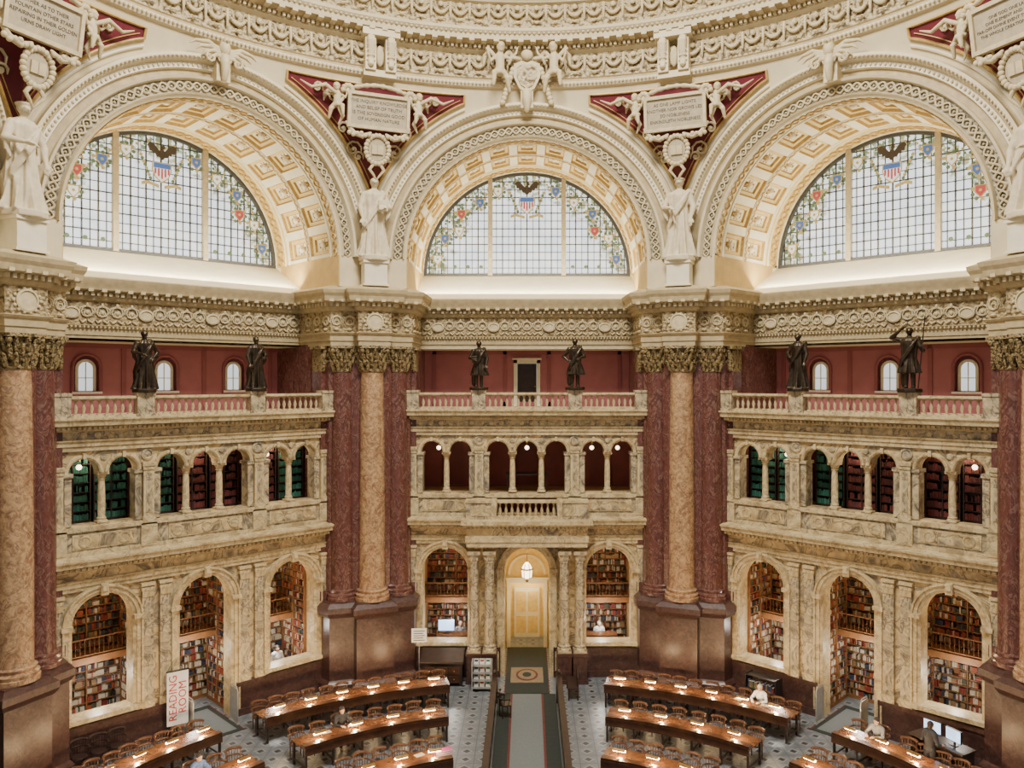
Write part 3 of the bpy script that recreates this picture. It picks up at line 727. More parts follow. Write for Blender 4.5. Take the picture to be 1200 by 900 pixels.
for i in range(NS):
    a=A0+(A1-A0)*(i+.5)/NS; w=(A1-A0)/NS*.46
    for zz,rr in((24.65,14.68),(26.6,14.50)):
        for q in range(-6,7):
            m.ell(rg(rr,a+w*(q/6),zz-.30*(1-(q/6)**2)),(.04+.032*(1-(q/6)**2),)*3,6,2)
        m.ell(rg(rr,a,zz+.04),(.10,.05,.10),8,2); m.ell(rg(rr,a,zz-.52),(.09,.04,.05),6,2)
        m.tube([rg(rr,a+(A1-A0)/NS/2,zz+.1),rg(rr-.03,a+(A1-A0)/NS/2,zz-.2),rg(rr,a+(A1-A0)/NS/2,zz-.45)],[.06,.055,.025],6,2)
        for s in(-1,1):
            m.tube([rg(rr,a+(A1-A0)/NS/2+s*.004,zz+.12),rg(rr-.04,a+(A1-A0)/NS/2+s*.011,zz+.08),rg(rr,a+(A1-A0)/NS/2+s*.014,zz-.12)],[.025,.03,.012],5,2)
            m.tube([rg(rr,a+s*.004,zz-.48),rg(rr-.02,a+s*.012,zz-.52),rg(rr,a+s*.015,zz-.42)],[.025,.025,.01],5,2)
mk(m,'ceiling',['cream','relief','tanl','tan'],kind='structure',label='circular dome ring entablature with garland frieze',cat='trim',sharp=22)
m=MB()
for s in(-1,1):
    m.bx(s*.38-.2,s*.38+.2,14.3,14.85,23.7,24.95,0); m.tube([(s*.38,14.3,24.9),(s*.38,14.18,24.7),(s*.38,14.25,24.4),(s*.38,14.35,24.1),(s*.38,14.25,23.9)],[.16,.16,.13,.12,.12],8,0)
    for k in range(5): m.ell((s*.38,14.14+.03*k,24.75-.18*k),(.17,.05,.05),6,1)
m.bx(-.7,.7,14.15,14.8,24.95,25.2); m.bx(-.62,.62,14.4,14.85,23.5,23.75); m.ell((0,14.5,24.3),(.16,.14,.4),8,1)
conme=m.mesh('console',['cream','tanl'])
for phi in PIERS: O(trim(),conme,rz=phi,kind='structure',label='paired cream scroll brackets on dome ring',cat='trim')
# ---------------------------------------------------------------- sculpted bodies via voxel remesh
def blob(name,mb,mats,voxel,smooth=2):
    me=mb.mesh(name,mats,recalc=False); o=bpy.data.objects.new(name,me); C.objects.link(o)
    md=o.modifiers.new('r','REMESH'); md.mode='VOXEL'; md.voxel_size=voxel; md.use_smooth_shade=True
    if smooth:
        sm=o.modifiers.new('s','SMOOTH'); sm.iterations=smooth; sm.factor=.5
    dg=bpy.context.evaluated_depsgraph_get(); dg.update()
    r=bpy.data.meshes.new_from_object(o.evaluated_get(dg)); r.name=name
    r.materials.clear()
    for m_ in mats: r.materials.append(M[m_])
    bpy.data.objects.remove(o); return r
def head(mb,c,r,fz=-1,hair=True,beard=False):
    x,y,z=c
    mb.ell((x,y,z),(r*.8,r*.92,r*1.1),10); mb.ell((x,y+fz*r*.55,z-r*.55),(r*.45,r*.4,r*.42),8)
    mb.ell((x,y+fz*r*.98,z-r*.1),(r*.14,r*.24,r*.26),6)
    mb.ell((x,y+fz*r*.82,z-r*.52),(r*.3,r*.14,r*.09),6)
    for s in(-1,1): mb.ell((x+s*r*.8,y,z-r*.05),(r*.12,r*.2,r*.28),6); mb.ell((x+s*r*.34,y+fz*r*.78,z+r*.18),(r*.22,r*.16,r*.08),6)
    if hair: mb.ell((x,y-fz*r*.18,z+r*.3),(r*.95,r*1.0,r*.95),10)
    if beard: mb.ell((x,y+fz*r*.6,z-r*.95),(r*.5,r*.4,r*.6),8)
def hand(mb,p,d,r=.012,side=1):
    p=Vector(p); d=Vector(d).normalized(); u=d.cross(Vector((0,0,1))); 
    if u.length<.1: u=Vector((1,0,0))
    u.normalize(); w=u.cross(d)
    k=r/.012
    mb.tube([p,p+d*.05*k,p+d*.085*k],[.024*k,.034*k,.034*k],8)
    for i,L in enumerate((.065,.08,.075,.058)):
        o=u*(i-1.5)*.023*k; a=p+d*.09*k+o
        mb.tube([a,a+d*L*.5*k-w*.008*k,a+d*L*.9*k-w*.03*k],[.011*k,.010*k,.009*k],6)
    a=p+d*.03*k-u*.03*k*side; mb.tube([a,a+(d*.6-u*side*.6)*.05*k,a+(d*.9-u*side*.5)*.08*k-w*.01*k],[.013*k,.012*k,.01*k],6)
def robed(H,ra,la,seed,staff=None,book=None,crown=False,beard=False,coat=False,hat=False):
    R_=random.Random(seed); m=MB(); ph=R_.random()*6; n1=R_.choice((7,8,9))
    def fold(a,z):
        k=max(0,1-z/.66); return (.26*sin(n1*a+ph+2*z)+.13*sin(17*a+ph*2-5*z))*(.2+k)
    sw=R_.uniform(-.015,.015)
    if coat:
        for s in(-1,1): m.tube([(s*.055,0,.02),(s*.05,0,.25),(s*.045,0,.5)],[.03,.04,.06],10); m.ell((s*.06,-.035,.02),(.035,.07,.025),8)
        prof=[(.15,.26),(.16,.27),(.135,.4),(.108,.5),(.115,.62),(.13,.74),(.125,.79),(.085,.83),(.04,.855)]
    else:
        prof=[(.150,.0),(.165,.01),(.145,.12),(.125,.3),(.12,.45),(.108,.56),(.105,.62),(.122,.72),(.125,.78),(.085,.83),(.04,.855)]
    m.lathe(prof,(sw,0,0),64,0,sx=1.0,sy=.72,fold=fold)
    m.tube([(0,0,.83),(0,-.005,.88)],[.036,.034],10)
    head(m,(0,-.01,.93),.058,hair=not hat,beard=beard)
    if crown: m.lathe([(.062,0),(.07,.02),(.05,.03)],(0,0,.965),14)
    if hat: m.lathe([(.1,0),(.1,.012),(.055,.02),(.05,.06),(.01,.07)],(0,0,.96),14)
    for o_ in(0,.03,.06):
        m.tube([(.12-o_*.3,-.055,.8-o_),(.04,-.095,.68-o_),(-.08,-.1,.5-o_),(-.13,-.04,.38-o_),(-.12,.04,.2)],[.014,.018,.018,.02,.014],6)
    m.tube([(.1,.05,.82),(.0,.08,.6),(-.1,.06,.3),(-.1,.05,.08)],[.05,.07,.06,.05],8)
    for s,arm in((-1,ra),(1,la)):
        e,h_=arm; sh=Vector((s*.11,0,.785))
        m.tube([sh,sh*.5+Vector(e)*.5,e],[.046,.042,.036],10); m.tube([e,(Vector(e)+Vector(h_))/2,h_],[.038,.028,.019],10)
        if not coat:
            for j in range(3): m.tube([Vector(e)+Vector((-s*.015*j,.01*j,0)),Vector(e)+Vector((-s*.02*j,.0,-.10-.03*j))],[.024,.012],6)
        d=(Vector(h_)-Vector(e)).normalized(); hand(m,h_,d,.0085,s)
    if staff: m.tube([staff[0],staff[1]],.011,8)
    if book: m.box(book,(.11,.045,.14))
    m.lathe([(.19,-.05),(.19,0.012)],(0,0,0),8)
    for i,p in enumerate(m.v): m.v[i]=(p[0]*H,p[1]*H,(p[2]+.05)*H/1.05)
    return m
dn=lambda s:((s*.17,-.02,.62),(s*.15,-.08,.47))
fw=lambda s:((s*.18,-.03,.63),(s*.09,-.15,.60))
brow=lambda s:((s*.25,-.05,.84),(s*.10,-.10,.955))
hold=lambda s:((s*.20,-.02,.62),(s*.22,-.12,.66))
hip=lambda s:((s*.22,.03,.63),(s*.13,-.04,.54))
ws=[robed(3.25,dn(-1),fw(1),3,book=(.07,-.17,.62)),robed(3.25,fw(-1),dn(1),5,crown=True,staff=((-.02,-.16,.4),(-.12,-.16,.8))),robed(3.3,fw(-1),dn(1),8,crown=True),robed(3.2,dn(-1),fw(1),9)]
labs=['pale plaster robed female statue holding a book on pier','pale plaster robed female statue with wreath and staff on pier','pale plaster robed statue with crowned head on corner pier','pale plaster robed statue with bent arm on corner pier']
for phi,m,lb in zip(PIERS,ws,labs):
    me=blob('statue_body',m,['stat'],.026,1)
    r=15.52; rt=O('plaster_statue',None,(-r*sin(phi),r*cos(phi),15.72),rz=phi,label=lb,cat='statue',group='plaster statues on piers')
    p=MB(); p.bx(-.5,.5,-.42,.42,0,.08); p.bx(-.44,.44,-.36,.36,.08,.88); p.bx(-.5,.5,-.42,.42,.88,.98); mk(p,'pedestal',['creamw'],parent=rt)
    O('figure',me,(0,0,.98),parent=rt)
bs=[('left',-1.95,robed(2.05,fw(-1),hip(1),11,beard=True),'dark bronze robed bearded statue with raised forearm'),
('left',1.95,robed(2.0,dn(-1),fw(1),12,beard=True),'dark bronze robed statue holding drapery'),
('back',-1.95,robed(2.0,fw(-1),dn(1),13,coat=True,book=(-.08,-.16,.6)),'dark bronze statue in long coat holding book'),
('back',1.95,robed(2.1,hip(-1),fw(1),14,coat=True),'dark bronze statue in coat, hand on hip'),
('right',-1.95,robed(2.1,fw(-1),dn(1),15),'dark bronze heavily draped robed statue'),
('right',1.95,robed(2.15,brow(-1),hold(1),16,coat=True,staff=((.17,-.14,.0),(.27,-.14,1.16))),'dark bronze statue shading brow with long staff')]
for nm,t,m,lb in bs:
    a=AD[nm]; t+=DSH[nm]; me=blob('bronze_body',m,['bronze'],.018,1)
    O('bronze_statue',me,(t*cos(a)-15.72*sin(a),t*sin(a)+15.72*cos(a),11.68),rz=a,label=lb+' on balustrade pedestal',cat='statue',group='bronze statues on balustrade')
def putto():
    m=MB()
    m.tube([(0,0,.42),(0,-.03,.6),(0,0,.8)],[.15,.14,.15],12); head(m,(.02,-.05,1.05),.15)
    m.tube([(-.08,0,.4),(-.2*1,-.25,.3),(-.22,-.2,.0)],[.11,.09,.05],10); m.tube([(.08,0,.4),(.22,-.15,.2),(.3,-.02,-.12)],[.11,.09,.05],10)
    m.tube([(-.14,0,.82),(-.3,-.1,.65),(-.38,-.12,.86)],[.06,.055,.04],8); m.tube([(.14,0,.82),(.34,-.05,.75),(.5,-.1,.9)],[.06,.055,.04],8)
    hand(m,(-.38,-.12,.88),(0,0,1),.014); hand(m,(.5,-.1,.92),(.3,0,1),.014)
    for q in(-1,1): m.tube([(q*.08,.1,.8),(q*.3,.16,1.0),(q*.45,.18,.85),(q*.5,.18,.6)],[.05,.1,.09,.03],8)
    m.tube([(-.2,-.1,.35),(0,-.18,.38),(.2,-.12,.3)],[.07,.09,.06],8)
    return m
pm1=blob('putto_body',putto(),['tanl'],.024,1)
TX={0:['THE INQUIRY KNOWLEDGE','AND BELIEF OF TRUTH','IS THE SOVEREIGN GOOD','OF HUMAN NATURE'],1:['AS ONE LAMP LIGHTS','ANOTHER NOR GROWS LESS','SO NOBLENESS','ENKINDLETH NOBLENESS'],
 2:['HITHER AS TO THEIR','FOUNTAIN OTHER STARS','REPAIRING IN THEIR GOLDEN','URNS DRAW LIGHT'],3:['ONE GOD ONE LAW','ONE ELEMENT AND ONE','FAR-OFF DIVINE EVENT TO WHICH','THE WHOLE CREATION MOVES']}
def textmesh(lines,size,spacing=1.0):
    cu=bpy.data.curves.new('inscription','FONT'); cu.body='\n'.join(lines); cu.size=size; cu.align_x='CENTER'; cu.align_y='CENTER'; cu.extrude=.004; cu.space_line=spacing; cu.resolution_u=2
    o=bpy.data.objects.new('t',cu); C.objects.link(o); dg=bpy.context.evaluated_depsgraph_get(); dg.update()
    me=bpy.data.meshes.new_from_object(o.evaluated_get(dg)); bpy.data.objects.remove(o); return me
m=MB(); m.bx(-1.08,1.08,-.06,.1,-.56,.56,1)
for a,b,c,d in((-1.16,1.16,.54,.66),(-1.16,1.16,-.66,-.54),(-1.18,-1.06,-.66,.66),(1.06,1.18,-.66,.66)): m.bx(a,b,-.14,.1,c,d,0)
plm=m.mesh('tablet',['tanl','grey'])
m=MB()
m.tube([(x*.12,-.08,.72+.22*cos(x*.16)) for x in range(-8,9)],[.06+.04*sin(x*1.9)**2 for x in range(17)],7,0)
for s in(-1,1):
    for q in range(11):
        a=q*.55; r=.42-.03*q
        m.ell((s*(1.15+r*cos(a)*.5),-.05,.65+r*sin(a)*.5),(.1,.09,.1),6)
    m.tube([(s*1.2,0,-.5),(s*.95,-.06,-.85),(s*.6,-.06,-.95),(s*.3,-.06,-.8)],[.06,.1,.1,.05],7)
    m.tube([(s*1.3,0,.4),(s*1.55,-.06,.1),(s*1.35,-.06,-.3),(s*1.5,-.06,-.6)],[.06,.09,.08,.03],7)
    m.tube([(s*1.6,0,.5),(s*2.0,-.05,.75),(s*2.5,-.05,.6),(s*2.9,-.05,.8)],[.07,.08,.06,.02],7)
    for q in range(6): m.ell((s*(.35+q*.15),-.1,-.88-.04*sin(q*2)),(.09,.08,.09),6)
orn=m.mesh('garland',['tanl'],60)
m=MB()
for q in range(22):
    a=2*pi*q/22; m.ell((.44*cos(a),-.08,.52*sin(a)),(.1,.09,.1),6)
m.add([(.34*cos(2*pi*q/20),-.06,.42*sin(2*pi*q/20)) for q in range(20)],[tuple(range(20))],1)
m.bx(-.22,.22,-.12,-.05,-.17,.17,0); m.bx(-.01,.01,-.14,-.1,-.17,.17,1)
for s in(-1,1): m.tube([(s*.1,-.05,-.5),(s*.28,-.07,-.75),(s*.12,-.07,-.95),(s*.02,-.05,-1.1)],[.07,.07,.05,.03],6)
wre=m.mesh('book_medallion',['tanl','grey'],60)
TSZ=[.17,.165,.15,.125]
for k,phi in enumerate(PIERS):
    r=14.95; z=22.25; rt=O('inscription_tablet',None,(-r*sin(phi),r*cos(phi),z),rz=phi,label='tan tablet with garlands and dark capital letter inscription',cat='plaque',group='inscribed tablets')
    for nm,me,l in(('tablet',plm,(0,-.25,0)),('garland',orn,(0,-.25,0)),('book_medallion',wre,(0,.05,-1.35))):
        o=O(nm,me,l,parent=rt); o.rotation_euler=(rad(9),0,0)
    tm=textmesh(TX[k],TSZ[k],1.25); tm.materials.append(M['inkp'])
    o=O('inscription',tm,(0,-.32,0),parent=rt); o.rotation_euler=(rad(99),0,0)
    for s in(-1,1):
        c,s_=cos(phi),sin(phi); u=s*1.55; rr=14.72
        o=O('cherub_figure',pm1,(u*c-rr*s_,u*s_+rr*c,21.95),rz=phi+s*.2,label='cream plaster winged cherub beside inscribed tablet',cat='sculpture',group='plaster cherubs')
        o.scale=(s*1.0,1,1.0)
rt=O('dome_cartouche',None,(0,14.55,23.9),label='cream shield cartouche with garlands at arch crown',cat='sculpture')
m=MB(); sh=[(-.5,.5),(-.2,.62),(0,.55),(.2,.62),(.5,.5),(.52,.0),(.3,-.45),(0,-.65),(-.3,-.45),(-.52,0)]
m.plate([(a,b) for a,b in sh],[],-.2,.1); m.plate([(a*.75,b*.75) for a,b in sh],[],-.25,-.1,1); mk(m,'shield',['tanl','relief'],parent=rt)
m=MB()
for s in(-1,1):
    for q in range(9): m.ell((s*(.55+.05*q),-.1,.3-.16*q),(.12,.1,.12),6)
    m.tube([(s*.3,-.15,.7),(s*.6,-.2,.75),(s*.7,-.15,.5)],[.08,.1,.05],7)
m.ell((0,-.15,.85),(.25,.18,.22),8); m.tube([(0,-.15,-.6),(0,-.25,-.85),(0,-.2,-1.3)],[.2,.2,.1],10); m.bx(-.24,.24,-.15,.2,-1.2,-.5)
mk(m,'garland',['tanl'],parent=rt,sharp=60)
for s in(-1,1):
    o=O('cherub_figure',pm1,(s*1.05,14.35,23.5),rz=-s*.15,label='cream plaster cherub supporting the arch cartouche',cat='sculpture',group='plaster cherubs'); o.scale=(-s*1.25,1.25,1.45)
m=MB()
for s in(-1,1):
    for q in range(4):
        L=1.15-.2*q; m.tube([(s*.12,-.15,.02-.07*q),(s*L*.5,-.2,.20-.12*q),(s*L*.85,-.15,.16-.14*q),(s*L,-.15,.02-.14*q)],[.08,.085,.06,.02],7)
    scroll(m,(s*.45,-.2,-.28),1,0,.22,s,0,.05)
m.ell((0,-.2,.12),(.2,.18,.28),10); m.ell((0,-.28,.36),(.11,.11,.12),8); m.ell((0,-.38,.33),(.04,.09,.04),6); m.bx(-.24,.24,-.1,.35,-.95,.1); m.tube([(0,-.15,-.1),(0,-.25,-.5),(0,-.15,-.9)],[.18,.16,.1],8)
em_=m.mesh('eagle_keystone',['tanl'],60)
for a in(A45,-A45): O('eagle_keystone',em_,(-14.62*sin(a),14.62*cos(a),23.15),rz=a,label='cream plaster eagle with low spread wings on arch crown',cat='sculpture',group='arch crown eagles')
# ---------------------------------------------------------------- alcoves
def partition(nm,a,center):
    m=MB()
    for t in(-4.45,-1.67,1.67,4.45): m.bx(t-.08,t+.08,16.5,20,0,7.15)
    for s in(-1,1): m.bx(s*4.7-.3,s*4.7+.3,16.5,17.0,0,7.15)
    m.bx(-5,5,19.6,19.7,0,7.15) if not center else (m.bx(-5,-1.7,19.6,19.7,0,7.15),m.bx(1.7,5,19.6,19.7,0,7.15))
    mk(m,'wall_'+nm,['alc'],rz=a,label='tan plaster alcove partitions behind the arcade',cat='wall',kind='structure')
    m=MB(); y=18.9 if center else 18.3
    if center:
        m.plate([(-W,7.35),(W,7.35),(W,10.72),(-W,10.72)],[arch_hole([t],.5,7.4,9.0,12) for t in (-3.3,0,3.3)],y,y+.1); m.bx(-W,W,y+.6,y+.7,7.35,10.72)
        for t in(-1.95,1.95): m.bx(t-.15,t+.15,16.5,18.9,7.35,10.72)
    else: m.bx(-W,W,y,y+.1,7.35,10.72)
    for s in(-1,1): m.bx(s*4.75-.1,s*4.75+.1,16.5,y,7.35,10.72)
    mk(m,'wall_'+nm,['corr'],rz=a,label='dark red upper corridor wall',cat='wall',kind='structure')
for nm,a in BAYS: partition(nm,a,nm=='back')
def case_meshes(w,h,d,mat):
    m=MB(); m.bx(-w/2,-w/2+.04,0,d,0,h); m.bx(w/2-.04,w/2,0,d,0,h); m.bx(-w/2,w/2,d-.02,d,0,h); m.bx(-w/2-.03,w/2+.03,-.03,d,h,h+.06); m.bx(-w/2,w/2,0,d,0,.08); m.bx(-.02,.02,-.005,d,.08,h)
    s=MB(); s.bx(-w/2+.04,w/2-.04,.0,d-.02,0,.025)
    return m.mesh('bookcase_body',[mat]),s.mesh('shelf',[mat])
PIT=.275
cb,cs=case_meshes(2.62,5.2,.32,'shelfw')
db,ds_=case_meshes(1.75,5.2,.26,'shelfw')
ub,us=case_meshes(1.1,2.3,.3,'woodd')
stuff=MB(); bkmats=['bk1','bk2','bk3','bk4','bk5','bk6','bk7','gr','gr2','rd','rd2']
BR=random.Random(3); indiv=[]
def shelfbooks(X,x0,x1,y,z,hmax,pal,ind=False,wmin=.02,wmax=.036):
    x=x0; run=BR.choice(pal); left=BR.randint(1,4); hh=hmax*BR.uniform(.7,.92)
    while x<x1-wmax:
        if left<=0: run=BR.choice(pal); left=BR.choice((1,1,1,2,2,3,6)); hh=hmax*BR.uniform(.58,.92)
        left-=1
        w=BR.uniform(wmin,wmax); h=hh*BR.uniform(.96,1.0)
        if BR.random()<.03: x+=BR.uniform(.03,.14); continue
        if abs(x+w/2-(x0+x1)/2)<.05 and x1-x0>1.4: x+=w; continue
        if ind: indiv.append((X,x+w/2,y,z,w,h,run))
        else:
            yy=y+BR.uniform(0,.03)
            x_0,x_1,y0,y1,z0,z1=x,x+w*.88,yy,y+.16,z,z+h
            stuff.add([(x_0,y0,z0),(x_1,y0,z0),(x_1,y0,z1),(x_0,y0,z1),(x_0,y1,z1),(x_1,y1,z1),(x_0,y1,z0),(x_1,y1,z0)],[(0,1,2,3),(3,2,5,4),(0,3,4,6),(1,7,5,2)],run,X)
        x+=w
PALm=[0,1,2,3,2,4,5,6,0,2,3,5,1,5,0]
PALl=[0,2,3,3,4,1,3,6,5,3,4,0,2,3]
for nm,a in BAYS:
    for t in LC:
        if nm=='back' and t==0: continue
        yb=18.4
        bc=O('bookcase',cb,rotp(a,(t*.93,yb,.0)),rz=a,label='tall wooden bookcase packed with books in alcove',cat='bookcase',group='alcove bookcases')
        outer=(nm=='left' and t<0) or (nm=='right' and t>0)
        for k in range(18):
            z=.1+k*PIT; O('shelf',cs,(0,0,z),parent=bc)
            shelfbooks(Matrix.Rotation(a,4,'Z'),t*.93-1.26,t*.93+1.26,yb+.02,z+.027,.235,PALm if k>8 else PALl,ind=(outer and k in(5,6)))
        if nm!='back':
            s=1 if nm=='left' else -1
            base=t*.93+s*1.30
            X=Matrix.Rotation(a,4,'Z')@Matrix.Translation((base-s*.26,17.4,0))@Matrix.Rotation(-s*pi/2,4,'Z')
            sc=O('bookcase',db,X.translation,rz=a-s*pi/2,label='narrow wooden bookcase along alcove partition with books',cat='bookcase',group='alcove bookcases')
            for k in range(18):
                z=.1+k*PIT; O('shelf',ds_,(0,0,z),parent=sc); shelfbooks(X,-.83,.83,.02,z+.027,.235,PALm if k>8 else PALl)
        mz=O('mezzanine',None,rotp(a,(t*.93,17.55,2.75)),rz=a,label='wooden mezzanine walkway with railing in book alcove',cat='walkway',group='alcove mezzanines')
        m=MB(); m.bx(-1.28,1.28,0,.84,-.12,0); m.bx(-1.28,1.28,-.04,.0,-.2,.03); mk(m,'deck',['shelfw'],parent=mz)
        m=MB(); m.bx(-1.28,1.28,-.02,.02,.62,.66); m.bx(-1.28,1.28,-.02,.02,.08,.11)
        mk(m,'handrail',['shelfw'],parent=mz)
        m=MB()
        for x in rep(-1.25,1.25,.15): m.bx(x-.009,x+.009,0,.02,.1,.63)
        mk(m,'railing_panel',['woodl'],parent=mz)
for nm,a in BAYS[1:]:
    for g in(0,1,2):
        for j,t in enumerate(UG[g]):
            idx=[0,2,5][g]+j
            pal={'left':['g','g','g','r','r','r','g'],'right':['g','g','g','r','r','r','r']}[nm][idx]
            bc=O('bookcase',ub,rotp(a,(t,17.1,7.35)),rz=a,label='upper gallery bookcase with %s bound volumes'%('green' if pal=='g' else 'dark red'),cat='bookcase',group='upper gallery bookcases')
            for k in range(7):
                z=.09+k*.31; O('shelf',us,(0,0,z),parent=bc)
                shelfbooks(Matrix.Rotation(a,4,'Z'),t-.5,t+.5,17.12,7.35+z+.027,.27,[7,7,7,8] if pal=='g' else [9,9,10],wmin=.03,wmax=.05)
O('books',stuff.mesh('books',bkmats,recalc=False),kind='stuff',label='densely packed coloured book spines on alcove shelves',cat='books',group='alcove books')
bkme={}
for (X,x,y,z,w,h,run) in indiv[:300]:
    key=(run,round(h,2))
    if key not in bkme:
        b=MB(); b.bx(-.5,.5,0,.16,0,round(h,2)); b.bx(-.42,.42,.01,.155,round(h,2)-.006,round(h,2)+.001,1)
        if run!=3: b.bx(-.5,.5,-.003,0,.04,.05,1)
        bkme[key]=b.mesh('book',[bkmats[run],'bk4'])
    o=O('book',bkme[key],X@Vector((x,y,z)),rz=X.to_euler().z,label=('dark red','olive green','tan','cream','navy','black','rust red')[run]+' cloth-bound book on alcove shelf',cat='book',group='alcove books'); o.scale=(w*.88,1,1)
# central vestibule
m=MB()
m.bx(-1.6,-1.5,16.5,19.6,0,5.6,0); m.bx(1.5,1.6,16.5,19.6,0,5.6,0); m.bx(-1.6,1.6,16.5,19.6,5.6,5.7,0)
m.plate([(-1.6,0),(-.75,0),(-.75,2.9),(.75,2.9),(.75,0),(1.6,0),(1.6,5.6),(-1.6,5.6)],[],19.5,19.6,0)
m.bx(-1.6,1.6,21,21.1,0,5.0,0); m.bx(-1.6,1.6,19.6,21,3.6,3.7,0)
for s in(-1,1): m.bx(s*1.55-.05,s*1.55+.05,19.6,21,0,3.6,0); m.bx(s*.83-.08,s*.83+.08,19.38,19.5,0,2.9,1)
m.bx(-.91,.91,19.38,19.5,2.9,3.08,1); m.bx(-1.0,1.0,19.3,19.5,3.08,3.18,1)
arch_band(m,0,.75,3.3,3.35,[(0,19.5),(0,19.42),(.1,19.42),(.1,19.5)],14,1)
mk(m,'wall_vestibule',['alcy','creamw'],kind='structure',label='warm yellow vestibule behind the central doorway',cat='wall')
m=MB(); m.bx(-.6,.6,20.9,20.98,0,2.3,0); m.bx(-.5,-.05,20.88,20.9,.2,1.0,1); m.bx(.05,.5,20.88,20.9,.2,1.0,1); m.bx(-.5,-.05,20.88,20.9,1.2,2.15,1); m.bx(.05,.5,20.88,20.9,1.2,2.15,1)
mk(m,'door_2',['creamw','alcy'],kind='structure',label='cream panelled double door inside the vestibule',cat='door')
m=MB(); m.lathe([(.02,0),(.14,.05),(.16,.3),(.1,.42),(.03,.5)],(0,0,0),8,0); g=m.mesh('lantern_glass',['globe'])
m=MB()
for k in range(6):
    a=k*pi/3; m.tube([(.165*cos(a),.165*sin(a),.03),(.18*cos(a),.18*sin(a),.3),(.1*cos(a),.1*sin(a),.44)],.012,5)
m.lathe([(.19,.28),(.19,.32)],(0,0,0),12); m.tube([(0,0,.45),(0,0,1.35)],.015,6); m.ell((0,0,-.05),(.05,.05,.06),6); g2=m.mesh('lantern_frame',['brass'])
lt=O('hanging_lantern',None,(0,17.0,3.70),label='brass hanging lantern glowing in the central doorway',cat='lantern'); O('lantern_glass',g,(0,0,0),parent=lt); O('lantern_frame',g2,(0,0,0),parent=lt); lt.scale=(1.4,1.4,1.4)
m=MB(); m.ell((0,0,0),(.09,.09,.09),10); gl=m.mesh('globe',['globe']); m=MB(); m.tube([(0,0,.09),(0,0,.62)],.012,6); m.lathe([(.05,.0),(.04,.03)],(0,0,.08),8); m.lathe([(.07,.0),(.07,.03)],(0,0,.59),8); gs=m.mesh('stem',['brass'])
for nm,t in(('back',-3.7),('back',0),('back',2.72),('back',3.8),('left',2.72),('left',-3.8),('right',-2.72),('right',3.8)):
    a=AD[nm]; o=O('pendant_lamp',None,rotp(a,(t,16.8,9.25)),rz=a,label='small glowing globe pendant lamp in upper arcade',cat='lamp',group='upper arcade pendants'); O('globe',gl,parent=o); st=O('stem',gs,parent=o); st.scale=(1,1,2.35)
# ---------------------------------------------------------------- lights
def pt(loc,e,col=(1,.78,.5),r=.15):
    l=bpy.data.lights.new('l','POINT'); l.energy=e; l.color=col; l.shadow_soft_size=r; o=bpy.data.objects.new('light',l); o.location=loc; C.objects.link(o); o['label']='unseen area light source'; o['category']='light'; o['kind']='structure'; return o
def area(loc,e,sx,sy,rot,col=(1,.8,.52)):
    l=bpy.data.lights.new('l','AREA'); l.shape='RECTANGLE'; l.size=sx; l.size_y=sy; l.energy=e; l.color=col; o=bpy.data.objects.new('light',l); o.location=loc; o.rotation_euler=rot; C.objects.link(o); o['label']='unseen area light source'; o['category']='light'; o['kind']='structure'; return o
for nm,a in BAYS:
    for t in LC:
        v=(nm=='back' and t==0)
        pt(rotp(a,(t*.95,16.9,5.0)),50 if not v else 75,(1,.72,.42) if not v else (1,.82,.5)); 
        if not v: pt(rotp(a,(t*.95,17.0,2.1)),85,(1,.92,.80))
    for t in(-3.3,0,3.3): pt(rotp(a,(t,16.75,9.6)),34 if nm!='back' else 16,(1,.84,.62))
pt((0,18.4,2.3),55,(1,.84,.52)); pt((0,20.2,2.9),75,(1,.86,.56))
for nm,a in BAYS+OUT:
    q=Matrix.Rotation(a,4,'Z')@Matrix.Rotation(rad(180-35),4,'X')
    area(rotp(a,(0,17.75,15.95)),600,9.0,.25,q.to_euler(),(1,.90,.70))
area((0,0,32),12000,7,7,(0,0,0),(1,.93,.80))  # unseen area light added high in the dome to light the room from above
wd=bpy.data.worlds.new('w'); S.world=wd; wd.use_nodes=True; wd.node_tree.nodes['Background'].inputs[0].default_value=(1,.95,.86,1); wd.node_tree.nodes['Background'].inputs[1].default_value=.34
# ---------------------------------------------------------------- desks
def sector(mb,r0,r1,z0,z1,a0,a1,mi=0,n=None):
    n=n or max(4,int(degrees(a1-a0)/1.5)); 
    f=lambda r,a,z:(-r*sin(a),r*cos(a),z)
    rows=[[f(r,a0+(a1-a0)*i/n,z) for i in range(n+1)] for r,z in((r0,z0),(r1,z0),(r1,z1),(r0,z1))]
    o=len(mb.v); mb.grid(rows,mi,cu=True)
    k=n+1
    mb.f.append([o,o+k,o+2*k,o+3*k]); mb.m.append(mi); mb.f.append([o+n+3*k,o+n+2*k,o+n+k,o+n]); mb.m.append(mi)
m=MB(); m.lathe([(.07,0),(.07,.02),(.02,.035)],(0,0,0),12); m.tube([(0,0,.03),(0,0,.16),(0,.05,.23)],.012,6); lb_=m.mesh('lamp_base',['brass'])
m=MB(); rows=[]
for x in(-.19,.19): rows.append([(x,.09+.07*cos(q),.21+.06*sin(q)) for q in [pi*i/8 for i in range(9)]])
m.grid(rows,0)
for x in(-.19,.19): m.add([(x,.09+.07*cos(pi*i/8),.21+.06*sin(pi*i/8)) for i in range(9)],[tuple(range(9))])
ls=m.mesh('lamp_shade',['brass'])
m=MB(); m.tube([(-.17,.12,.19),(.17,.12,.19)],.04,8); lbulb=m.mesh('bulb',['lamp'])
